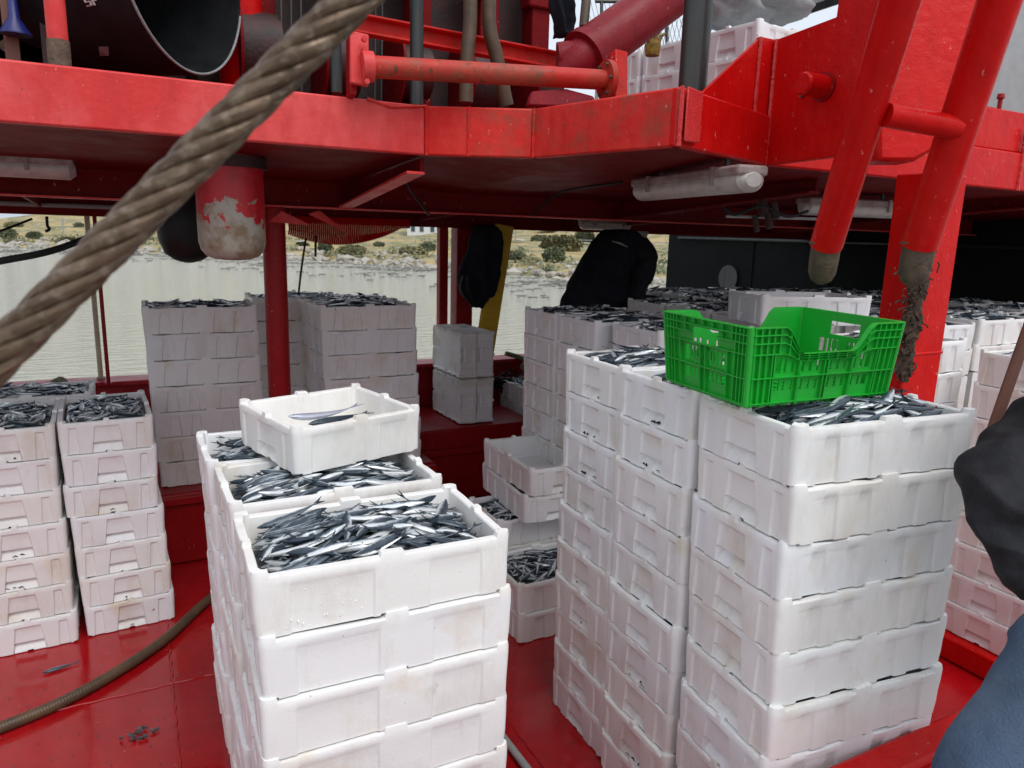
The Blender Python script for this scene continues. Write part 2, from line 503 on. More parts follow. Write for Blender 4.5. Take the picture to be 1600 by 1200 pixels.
for i in range(5):
    (x0, y0), (x1, y1) = FP[i], FP[i+1]
    s.add([(x0, y0+.03, 1.985), (x1, y1+.03, 1.985), (x1, 4.74, 1.985), (x0, 4.74, 1.985)], [(0, 1, 2, 3)])
s.build('deck_plate', M['red_dark'], ud, smooth=0)
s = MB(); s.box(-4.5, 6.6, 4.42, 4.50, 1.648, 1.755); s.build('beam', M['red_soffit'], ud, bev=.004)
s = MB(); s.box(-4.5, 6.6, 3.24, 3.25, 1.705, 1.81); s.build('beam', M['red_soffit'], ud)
s = MB(); s.box(-4.5, 6.6, 3.20, 3.238, 1.698, 1.705); s.build('flange_highlight', M['red_faded'], ud)  # thin flange in paler red paints the highlight along the beam's lower edge
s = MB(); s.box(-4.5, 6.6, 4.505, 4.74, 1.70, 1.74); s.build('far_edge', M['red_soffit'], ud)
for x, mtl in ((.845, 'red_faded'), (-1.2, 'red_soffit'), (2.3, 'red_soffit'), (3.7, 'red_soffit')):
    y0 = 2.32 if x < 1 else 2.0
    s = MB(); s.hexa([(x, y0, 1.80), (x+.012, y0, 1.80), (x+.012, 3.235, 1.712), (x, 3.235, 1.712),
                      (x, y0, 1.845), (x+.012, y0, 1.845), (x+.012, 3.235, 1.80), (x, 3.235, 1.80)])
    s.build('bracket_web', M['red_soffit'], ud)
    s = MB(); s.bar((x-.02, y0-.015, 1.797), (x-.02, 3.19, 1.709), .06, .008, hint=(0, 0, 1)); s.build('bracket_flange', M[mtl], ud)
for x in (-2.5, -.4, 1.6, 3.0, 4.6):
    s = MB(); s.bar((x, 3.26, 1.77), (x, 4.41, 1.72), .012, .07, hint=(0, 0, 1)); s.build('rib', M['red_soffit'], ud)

def weld(pts, r, name='weld_bead', parent=ud, mtl='weld'):
    P = []
    for a, c in zip(pts[:-1], pts[1:]):
        a, c = Vector(a), Vector(c); n = max(3, int((c-a).length/.007))
        P += [a.lerp(c, k/n) for k in range(n)]
    P.append(Vector(pts[-1]))
    rr = [r*(.75+.5*random.random()) for _ in P]
    MB().tube(P, rr, 6).build(name, M[mtl], parent)
weld([(.85, 2.276, ZB), (.85, 2.276, ZT)], .006, mtl='red_grimy')
weld([(1.149, 2.117, ZB), (1.149, 2.117, ZT)], .005, mtl='red_grimy')
weld([(.968, 2.213, ZB), (.968, 2.213, ZT)], .004, mtl='red_grimy')
weld([(.66, 2.277, 2.0), (.735, 2.277, 1.985), (.85, 2.277, 1.998)], .005, mtl='red_grimy')
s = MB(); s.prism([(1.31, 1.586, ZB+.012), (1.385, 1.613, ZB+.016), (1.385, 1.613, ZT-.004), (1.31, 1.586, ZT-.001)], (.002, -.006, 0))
s.build('corner_highlight', M['weld'], ud, bev=.003)  # pale raised patch paints the highlight beside the deck corner
weld([(1.30, 1.59, ZB), (1.30, 1.59, ZT)], .006)

# davit bracket: a tall plate standing out from the deck edge
br = empty('davit_bracket', (1.82, 1.8, ZB), label='big red steel bracket plate with round pin on upper deck corner', cat='bracket')
def P3(px, py, **k): return at(px, py, **k) - Vector((1.82, 1.8, ZB))
def loc3(*p): return Vector(p) - Vector((1.82, 1.8, ZB))
s = MB(); s.prism([loc3(1.82, y, z) for y, z in ((1.80, 1.848), (1.2, 1.862), (1.12, 2.5), (1.05, 3.1), (1.54, 3.1), (1.575, 2.24), (1.80, 2.225))], (.022, 0, 0))
s.build('plate', M['red'], br, bev=.004)
s = MB(); s.prism([loc3(1.76, 1.80, 1.846), loc3(1.84, 1.80, 1.846), loc3(1.84, 1.80, 2.228), loc3(1.76, 1.80, 2.228)], (0, .02, 0)); s.build('flange', M['red'], br, bev=.004)
s = MB(); s.prism([loc3(1.50, 1.80, 2.001), loc3(1.758, 1.80, 2.001), loc3(1.758, 1.80, 2.222)], (0, .014, 0)); s.build('gusset', M['red'], br, bev=.003)
weld([loc3(1.76, 1.797, 1.85), loc3(1.76, 1.797, 2.225)], .006, parent=br)
weld([loc3(1.819, 1.79, 1.85), loc3(1.819, 1.79, 2.225)], .007, parent=br)
pc = at(1288, 136, x=1.82)
s = MB(); q = pc - Vector((1.82, 1.8, ZB)); s.tube([q+Vector((.03, 0, 0)), q+Vector((-.085, 0, 0)), q+Vector((-.092, 0, 0))], [.032, .032, .027], 20); s.build('pin', M['red'], br)
s = MB(); s.tube([q+Vector((-.001, 0, 0)), q+Vector((-.008, 0, 0))], .040, 20); s.build('pin_collar', M['red_dark'], br)
s = MB(); s.tube([q+Vector((-.0, .075, -.01)), q+Vector((-.012, .075, -.01))], .008, 8); s.build('bolt', M['rust'], br)

# extra plate on the right run of the deck edge and the cabin wall above it
s = MB(); s.box(2.35, 6.6, 1.86, 1.885, 2.004, 2.16); s.build('upstand', M['red'], ud, bev=.005)
weld([(3.32, 1.845, ZB), (3.32, 1.845, ZT+.1)], .008)
cw = MB(); cw.box(3.3, 7, 2.7, 2.76, 2.0, 4.2); cw.box(3.28, 3.33, 2.66, 2.69, 2.0, 4.2)
cw.build('cabin_wall', M['grey'], label='grey cabin wall on the upper deck at far right', cat='wall')

# davit: two parallel pipes joined by a rung, with an arm behind
dv = empty('davit', at(1290, 385, d=1.65), label='bright red twin pipe davit frame hanging in front of the boxes', cat='davit')
O = dv.location.copy()
def dpipe(p0, p1, tip, r, lab):
    a, c, t = p0-O, p1-O, tip-O
    top = a + (a-c)*.9
    w = MB()
    n = 18; P = [top.lerp(c, k/n) for k in range(n+1)]
    w.tube(P, r, 22); po = w.build('pipe', M['red'], dv)
    dn = (t-c).normalized()
    tl = (t-c).length
    s = MB(); s.tube([c-dn*.01, c+dn*tl*.35, c+dn*tl*.7, c+dn*tl*.9, c+dn*tl], [r*.90, r*.90, r*.86, r*.66, r*.3], 18)
    s.build('plug', M['rust'], dv, label=lab)
    weld([c-dn*.004+Vector((math.cos(t_)*r*.98, math.sin(t_)*r*.98, 0)) for t_ in np.linspace(0, 6.28, 16)], .003, parent=dv, mtl='rust')
dpipe(at(1407, 0, d=1.30), at(1291, 383, d=1.65), at(1282, 442, d=1.70), .0355, 'blunt rusty pipe end')
dpipe(at(1562, 0, d=1.32), at(1437, 383, d=1.60), at(1424, 446, d=1.64), .0375, 'rusty pipe end caught with debris')
s = MB(); s.tube([at(1385, 180, d=1.42)-O, at(1497, 200, d=1.435)-O], .0225, 18); s.build('rung', M['red'], dv)
s = MB()
arm = [at(*q, d=1.72)-O for q in ((1420, -90), (1560, -90), (1503, 120), (1478, 225), (1430, 252), (1372, 252), (1372, 120))]
s.prism(arm, Vector((.05, .09, 0))); s.build('arm', M['red'], dv, bev=.01)

# ------------------------------------------------------------------ posts
def post(name, px0, px1, py, y, z0, z1, label, mtl='red_dark', seg=24, sq=False):
    a, c = at(px0, py, y=y), at(px1, py, y=y)
    cx = (a.x+c.x)/2; r = (c-a).length/2*.95
    t = empty(name, (cx, y, z0), label=label, cat='post')
    if sq: MB().box(-r, r, -r, r, 0, z1-z0).build('shaft', M[mtl], t, bev=.006)
    else: MB().tube([(0, 0, 0), (0, 0, (z1-z0)/2), (0, 0, z1-z0)], r, seg).build('shaft', M[mtl], t)
    MB().box(-r*1.6, r*1.6, -r*1.6, r*1.6, .001, .012).build('foot_plate', M[mtl], t, bev=.003)
    return t
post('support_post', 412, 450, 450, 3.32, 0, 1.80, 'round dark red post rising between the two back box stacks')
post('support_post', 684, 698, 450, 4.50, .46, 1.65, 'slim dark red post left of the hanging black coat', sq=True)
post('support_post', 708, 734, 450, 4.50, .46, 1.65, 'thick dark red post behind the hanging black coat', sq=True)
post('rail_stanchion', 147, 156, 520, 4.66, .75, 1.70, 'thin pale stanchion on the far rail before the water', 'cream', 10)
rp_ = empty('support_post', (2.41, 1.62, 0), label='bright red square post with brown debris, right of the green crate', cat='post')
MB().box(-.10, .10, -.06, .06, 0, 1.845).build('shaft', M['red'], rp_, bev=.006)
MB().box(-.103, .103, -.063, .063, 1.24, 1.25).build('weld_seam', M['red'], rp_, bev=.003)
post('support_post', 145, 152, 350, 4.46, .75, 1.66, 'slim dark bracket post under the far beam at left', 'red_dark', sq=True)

# hanging brown rope and weed on the post and davit tip
wd = MB(); rnd = random.Random(3); nu, nv = 60, 12; vs = []
for i in range(nu+1):
    q0 = i/nu
    px_, py_ = 1447-38*q0, 372+224*q0
    hw = 13+9*noise.noise(Vector((q0*7, 1.3, 0)))+5*noise.noise(Vector((q0*23, 4, 0)))-7*max(0, q0-.9)*10
    if .35 < q0 < .55: hw -= 3
    for j in range(nv+1):
        t = j/nv*2-1
        p = at(px_+t*hw*1.25+2*noise.noise(Vector((q0*30, t*3, 2))), py_+3*noise.noise(Vector((q0*20, t*4, 7))), y=1.548)
        p.y -= .018*(1-t*t)+.012*noise.noise(Vector((q0*42, t*6, 5)))*(1-t**4)
        vs.append(p)
wd.add(vs, [(i*(nv+1)+j, (i+1)*(nv+1)+j, (i+1)*(nv+1)+j+1, i*(nv+1)+j+1) for i in range(nu) for j in range(nv)])
for k in range(150):
    q0 = rnd.uniform(0, .96); px_, py_ = 1447-38*q0, 372+224*q0
    p = at(px_+rnd.gauss(0, 10), py_, y=1.532); P = [p]
    for j in range(4): p = p+Vector((rnd.gauss(-.003, .008), rnd.gauss(0, .003), -rnd.uniform(.002, .010))); P.append(p)
    wd.tube(P, rnd.uniform(.0015, .004), 5)
wd.build('rope_debris', M['weed'], smooth=60, label='matted brown rope fibre crust stuck on the bright red post', cat='debris')

# blunt pipe with peeling paint under the deck, black fender beside it
pp = at(362, 350, d=2.45); pr = .108
t = empty('stub_pipe', (pp.x, pp.y, 1.50), label='thick blunt pipe with peeling red and grey paint under deck', cat='pipe')
w = MB(); n = 12
prof = [(.0, .030), (.004, .06), (.014, .085), (.034, .10), (.06, .107), (.13, pr), (.22, pr), (.30, pr), (.345, pr)]
w.tube([(0, 0, z) for z, r in prof], [r for z, r in prof], 32)
po = w.build('barrel', M['peeled'], t, smooth=60)
MB().tube([(0, 0, .30), (0, 0, .335)], pr*1.12, 32).build('collar', M['darkmach'], t)
fc = at(292, 352, d=2.85)
w = MB(); prof = [(-.145, .012), (-.135, .05), (-.11, .085), (-.06, .105), (0, .112), (.06, .105), (.11, .085), (.15, .05), (.21, .02)]
w.tube([(0, 0, z) for z, r in prof], [r for z, r in prof], 28)
w.build('black_fender', M['black'], loc=fc, smooth=60, label='round black rubber fender hanging behind the peeling pipe', cat='fender')

# ------------------------------------------------------------------ lamps under the deck
def lamp(a, c, label, drop=.0):
    a, c = Vector(a), Vector(c); d = (c-a).normalized(); L_ = (c-a).length
    t = empty('ceiling_lamp', (a+c)/2, math.atan2(d.y, d.x), label=label, cat='lamp')
    MB().box(-L_/2, L_/2, -.05, .05, .012, .042).build('tray', M['lamp_tray'], t, bev=.008)
    w = MB()
    P = [(-L_/2-.004, 0, 0), (-L_/2+.015, 0, 0), (L_/2-.015, 0, 0), (L_/2+.004, 0, 0)]
    w.tube(P, [.026, .046, .046, .026], 20, squash=.75); w.build('cover', M['white_plastic'], t)
    for s_ in (-1, 1):
        MB().box(s_*L_*.3-.006, s_*L_*.3+.006, -.056, .056, -.01, .044).build('clip', M['lamp_tray'], t)
        MB().tube([(s_*L_*.3, 0, .04), (s_*L_*.3, 0, .075)], .008, 8).build('hanger', M['blacksteel'], t)
lamp((-.85, 3.06, 1.79), (-.165, 3.06, 1.79), 'dusty strip lamp under the deck edge at far left')
lamp((1.70, 2.27, 1.775), (1.585, 1.60, 1.785), 'pale strip lamp under the bulging deck corner')
lamp((2.63, 2.35, 1.765), (3.15, 2.25, 1.765), 'strip lamp half hidden behind the davit pipe')
lamp(at(908, 350, y=4.2), at(982, 353, y=4.2), 'small far strip lamp above the bending worker')
# cables under the soffit
def cable(pts, r, label, mtl='black', name='cable', cat='cable', n=10):
    return MB().tube(curve_pts(pts, n), r, 8).build(name, M[mtl], label=label, cat=cat)
cable([(.90, 2.6, 1.815), (1.0, 2.9, 1.80), (1.2, 3.2, 1.70), (1.25, 3.3, 1.70)], .005, 'thin black cable on the soffit right of the bracket')
cable([(1.75, 3.24, 1.70), (1.72, 2.9, 1.80), (1.70, 2.4, 1.82)], .005, 'thin black cable leading to the corner lamp')
cable([at(1130, 325, d=2.7), at(1150, 335, d=2.7), at(1190, 322, d=2.7), at(1230, 338, d=2.75), at(1262, 330, d=2.8)], .006, 'drooping wires between the two right lamps')
w = MB()
for k, (px, py) in enumerate(((1190, 325), (1208, 330), (1200, 345), (1180, 350))): w.tube([at(px, py-12, d=2.8), at(px+3, py+12, d=2.8)], .02-.003*k, 10)
w.build('junction_box', M['darkmach'], label='dark hanging valve cluster between the right lamps', cat='fitting')
MB().tube([at(1135, 338, d=2.8), at(1275, 342, d=2.9)], .006, 8).build('conduit', M['grey'], label='thin grey conduit pipe behind the valve cluster', cat='pipe')
cable([at(-60, 420, d=2.2), at(0, 408, d=2.25), at(80, 392, d=2.35), at(150, 366, d=2.5), at(228, 330, d=2.7)], .011, 'thick black cable sagging at the left edge over the water')
cable([at(-40, 370, d=2.9), at(0, 361, d=3), at(50, 342, d=3.1)], .005, 'thin black line above the thick cable at left edge')
cable([at(73, 338, y=4.4), at(74, 352, y=4.4), at(77, 358, y=4.4), at(71, 362, y=4.4)], .007, 'small black hook under the far beam at left', name='hook', cat='hook')
cable([at(493, 368, y=4.3), at(493, 385, y=4.3), at(493, 401, y=4.3)], .007, 'short dark rod below the red corrugated roll', name='rod', cat='rod')
cable([at(478, 372, y=4.3), at(471, 420, y=4.3), at(465, 472, y=4.3)], .006, 'thin line dropping behind the back right box stack', 'weed')
MB().tube([(-2.5, 4.40, 1.695), (.16, 4.40, 1.697)], .012, 8).build('conduit', M['grey'], label='pale conduit along the far beam at left', cat='pipe')
# corrugated red roll and angle plates by the far beam
w = MB(); nx = 64
A_, B_ = at(450, 352, y=4.36), at(640, 356, y=4.36)
for k in range(nx):
    t_ = (k+.5)/nx
    p = A_.lerp(B_, t_); sag = .105*math.sin(math.pi*min(1, t_*.95+.12))**.8
    w.tube([p+Vector((0, 0, .05)), p+Vector((0, -.012, -sag*.5)), p+Vector((0, .02, -sag))], .0055, 6)
w.build('corrugated_roll', M['red'], label='sagging red corrugated roll hung below the far beam', cat='roll')
for q, lb in (((440, 330, 485, 352, 420, 347), 'thin pale angle plate under the beam by the round post'), ((482, 335, 540, 362, 500, 330), 'leaf shaped pale plate hanging beside the round post')):
    w = MB(); w.prism([at(q[0], q[1], y=3.15), at(q[2], q[3], y=3.12), at(q[4], q[5], y=3.15)], (0, .006, .004))
    w.build('angle_plate', M['red_faded'], label=lb, cat='plate')

# ------------------------------------------------------------------ gear on the upper deck
UD = 1.99
# black drum lying open ended
C1 = at(287, -62, d=2.5); ax = Vector((.80, -.60, 0)).normalized(); DR = .365
dr = empty('black_drum', C1, label='large open black plastic drum lying on the upper deck', cat='drum')
w = MB(); seg = 48
u, v = frame(ax)
def ring(c, r): return [c + u*math.cos(2*math.pi*k/seg)*r + v*math.sin(2*math.pi*k/seg)*r for k in range(seg)]
secs = [(-.95, DR*.96), (-.9, DR), (-.5, DR), (-.48, DR*1.015), (-.44, DR*1.015), (-.42, DR), (0, DR), (0, DR-.012), (-.9, DR-.02)]
vs = []
for d_, r_ in secs: vs += ring(ax*d_, r_)
fs = []
for i in range(len(secs)-1):
    for k in range(seg):
        k2 = (k+1) % seg
        fs.append((i*seg+k, i*seg+k2, (i+1)*seg+k2, (i+1)*seg+k))
fs += [tuple(range(seg)), tuple((len(secs)-1)*seg+k for k in range(seg))]
w.add(vs, fs); w.build('shell', M['black'], dr)
def lip(a): q_ = u*math.cos(a)+v*math.sin(a); return q_.dot(Vector(_R))-q_.dot(Vector(_U))*.9
am = max(np.linspace(0, 6.28, 200), key=lip)
w = MB(); w.tube([ax*.004 + u*math.cos(a)*(DR-.005)+v*math.sin(a)*(DR-.005) for a in np.linspace(am-1.35, am+1.35, 50)], .0045, 8); w.build('rim', M['tarp'], dr)  # pale arc on the lower right lip only: a painted highlight
def on_drum(px, py):
    r = Vector(_fw + _R*(px-800)/F_PX - _U*(py-600)/F_PX); o = Vector((0, 0, EYE)) - C1
    ro, oo = r - ax*r.dot(ax), o - ax*o.dot(ax)
    A, B, Cc = ro.dot(ro), 2*ro.dot(oo), oo.dot(oo)-(DR+.003)**2
    disc = max(B*B-4*A*Cc, 0); t = (-B-math.sqrt(disc))/(2*A)
    return o + r*t
w = MB()
def dstroke(a, c, r=.0045):
    w.tube([on_drum(a[0]+(c[0]-a[0])*k/4, a[1]+(c[1]-a[1])*k/4) for k in range(5)], r, 6, squash=.4)
for a, c in (((131, -2), (134, 4)), ((134, 4), (140, 2)), ((140, 2), (143, 8)), ((143, 8), (136, 10)), ((143, -2), (148, 8)), ((147, -3), (149, 1)), ((131, -2), (126, -8))): dstroke(a, c)
w.build('white_lettering', M['white_paint'], dr)
w = MB(); w.prism([on_drum(154, 73), on_drum(169, 73), on_drum(170, 87), on_drum(156, 88)], -ax.cross(Vector((0, 0, 1)))*.001+Vector((0, -.004, 0))); w.build('sticker', M['tarp'], dr)
# red pipe rail left of the drum, red mast behind it
t = empty('red_stanchion', at(93, 92, y=2.36), label='slim red pipe stanchion left of the black drum', cat='post')
z0 = t.location.z
MB().tube([(0, 0, .0), (0, 0, .5), (0, 0, 1.3)], .0245, 16).build('pipe', M['red_faded'], t)
MB().tube([(0, 0, -.04), (0, 0, .045)], .027, 16).build('sleeve', M['rust'], t)
t = empty('red_mast', (at(376, 60, y=3.45).x, 3.45, UD), label='thick red mast behind the black drum', cat='mast')
MB().tube([(0, 0, 0), (0, 0, .8), (0, 0, 1.6)], .092, 26).build('tube', M['red'], t)
# shelf with cartons, blue funnel and timber at the left end
t = empty('shelf_rack', (at(20, 60, y=3.0).x, 3.0, UD), label='dark frame shelf on the upper deck at top left', cat='shelf')
MB().box(-.5, .10, -.02, .3, .30, .325).build('shelf_board', M['darkmach'], t, bev=.004)
for x in (-.5, .08): MB().box(x, x+.025, -.025, 0, 0, .299).build('leg', M['darkmach'], t)
MB().box(-.02, .02, -.045, -.027, -.0, 1.3).build('timber_upright', M['wood'], t)
for lb, px, py, sx, sz in (('cream carton standing on the shelf behind the blue funnel', 8, 25, .26, .30), ('cream carton under the dark shelf at top left', 10, 72, .26, .2)):
    c_ = at(px, py, y=3.08)
    o = MB().box(-sx/2, sx/2, 0, .2, -sz/2, sz/2).build('carton', M['carton'], loc=c_, bev=.004, label=lb, cat='carton')
    MB().tube([(0, -.004, .0), (0, -.001, .0)], .02, 12).build('round_logo', M['rust'], o)
c_ = at(22, 28, y=2.92)
MB().tube([(0, 0, -.05), (0, 0, -.045), (0, 0, 0), (0, 0, .09)], [.045, .045, .016, .010], 18).build('blue_funnel', M['blue'], loc=c_, label='blue plastic funnel on the top left shelf', cat='funnel')

MB().box(-1.6, .275, 3.75, 4.3, 1.988, 2.75).build('dark_backing_box', M['darkmach'], bev=.02, label='added dark backing box closing the gap behind the black drum', cat='backing box')  # added dark box, keeps bright sky from showing under the drum
# winch machinery: dark housing, channel beam, poles and hoses
wm = empty('winch_machinery', (1.3, 3.3, UD), label='dark winch machinery with red frame behind the pipe rail', cat='winch')
w = MB(); w.box(-1.02, .72, .30, .9, 0, 2.2); w.build('housing', M['darkmach'], wm, bev=.02)
for k, (x, h) in enumerate(((-.75, 1.3), (-.42, .7), (-.05, 1.5), (.3, 1.2), (.58, 1.5))):
    MB().box(x-.05, x+.05, .12, .235, 0, h).build('frame_upright', M['red_soffit'], wm, bev=.006)
for k in range(5):
    x = -.85+.34*k
    MB().tube([(x, .16, .35), (x+.16, .16, .35)], .16-.02*(k % 3), 24).build('winch_drum', M['darkmach'], wm)
    MB().tube([(x-.012, .16, .35), (x, .16, .35)], .19, 24).build('drum_flange', M['red_soffit'], wm)
for x in (-.6, -.2, .15, .5):
    MB().box(x, x+.16, .1, .2, .72, .86).build('gear_cover', M['red_soffit'], wm, bev=.01)
for x in (-.7, -.66, -.62, -.3, -.27): MB().tube([(x, .05, 0), (x+.02, .05, .9)], .006, 6).build('rod', M['blacksteel'], wm)
w = MB(); a, c = at(548, 38, y=2.85), at(872, 98, y=2.85); d_ = (c-a)
w.bar(a, c, .02, .055); w.bar(a+Vector((0, -.02, .03)), c+Vector((0, -.02, .03)), .05, .008); w.bar(a+Vector((0, -.02, -.03)), c+Vector((0, -.02, -.03)), .05, .008)
w.build('channel_beam', M['red_grimy'], bev=.002, label='red channel beam running behind the rusty rail pipe', cat='beam')
def pole(px0, py0, px1, py1, y, r, name, mtl, label, cat):
    a, c = at(px0, py0, y=y), at(px1, py1, y=y)
    c = Vector((a.x, y, 3.2)) if abs(px0-px1) < 2 else c
    return MB().tube([a, a.lerp(c, .5), c], r, 16).build(name, M[mtl], label=label, cat=cat)
pole(651, 165, 651, 0, 2.55, .0235, 'black_pole', 'blacksteel', 'upright black steel pole behind the rusty rail pipe', 'pole')
pole(526, 145, 527, 60, 2.5, .018, 'black_pole', 'blacksteel', 'short dark pole left of the rail bracket', 'pole')
pole(1079, 175, 1079, 0, 1.90, .044, 'black_pole', 'blacksteel', 'thick black post standing on the deck corner', 'pole')
for k, (pts, lb) in enumerate(((((735, -10), (734, 40), (730, 90), (728, 160)), 'left brown hydraulic hose beside the winch'), (((764, -10), (765, 45), (776, 90), (792, 165)), 'right brown hydraulic hose bending beside the winch'))):
    MB().tube(curve_pts([at(*q, y=2.72) for q in pts], 8), .027, 12).build('hydraulic_hose', M['hose'], label=lb, cat='hose')
# pipe rail with flanges along the deck edge
pr_ = empty('pipe_rail', at(560, 150, y=2.25), label='rusty red pipe rail with flanges along the upper deck edge', cat='rail')
O2 = pr_.location.copy()
a, c = at(572, 104, d=2.12)-O2, at(946, 125, d=2.40)-O2
w = MB(); w.tube([a.lerp(c, k/16) for k in range(17)], .0315, 20); w.build('pipe', M['red_rail'], pr_)
w = MB(); w.bar(at(561, 52, d=2.13)-O2, at(561, 133, d=2.13)-O2, .055, .016, hint=(0, 1, 0)); w.build('flange_plate', M['red_faded'], pr_, bev=.004)
w = MB(); w.bar(at(549, 58, d=2.17)-O2, at(549, 152, d=2.17)-O2, .02, .05); w.build('bracket', M['red_dark'], pr_, bev=.003)
dd = (c-a).normalized()
w = MB(); w.tube([c-dd*.004, c+dd*.016], .062, 24); w.build('round_flange', M['red_rail'], pr_)
w = MB(); w.tube([a-dd*.012, a+dd*.02], .043, 20); w.build('round_flange', M['red_faded'], pr_)
w = MB(); w.bar(at(966, 82, d=2.43)-O2, at(966, 160, d=2.43)-O2, .05, .04, hint=(0, 1, 0)); w.build('flange_plate', M['red_grimy'], pr_, bev=.004)
for q in ((568, 62), (568, 78), (572, 128)):
    p_ = at(*q, d=2.11)-O2; MB().tube([p_, p_+Vector((0, -.014, 0))], .008, 6).build('bolt', M['red_faded'], pr_)
for k in range(6):
    an = k*math.pi/3; uu, vv = frame(dd); p_ = c+dd*.017+uu*math.cos(an)*.05+vv*math.sin(an)*.05
    MB().tube([p_-dd*.03, p_-dd*.019], .006, 6).build('bolt', M['rust'], pr_)
# slanting boom with its pivot
bo = empty('boom', at(905, 100, d=2.62), label='thick dark red boom slanting up from its pivot', cat='boom')
O3 = bo.location.copy()
a, c = at(915, 88, d=2.62)-O3, at(1130, -70, d=2.9)-O3
dd = (c-a).normalized()
MB().tube([a, a.lerp(c, .5), c], .090, 30).build('tube', M['red_boom'], bo)
MB().tube([a-dd*.015, a+dd*.02], .098, 30).build('end_ring', M['red_boom'], bo)
MB().tube([a-dd*.015, a-dd*.09, a-dd*.13], [.075, .065, .03], 24).build('pivot_cap', M['red_boom'], bo)
MB().tube([at(872, 92, d=2.6)-O3, at(902, 88, d=2.6)-O3], .055, 20).build('pivot_drum', M['red_boom'], bo)
w = MB(); w.prism([p-O3 for p in (at(822, 166, d=2.6), at(830, 142, d=2.6), at(885, 138, d=2.6), at(930, 150, d=2.55), at(930, 170, d=2.55))], (.02, .05, 0)); w.build('pedestal', M['red_boom'], bo, bev=.01)
MB().tube([at(912, 42, d=2.75), at(918, -20, d=2.75)], .018, 12).build('hose_end', M['hose'], label='short ribbed brown hose above the boom pivot', cat='hose')

# ------------------------------------------------------------------ foam fish boxes
BL_, BW_, BH_ = .511, .325, .125

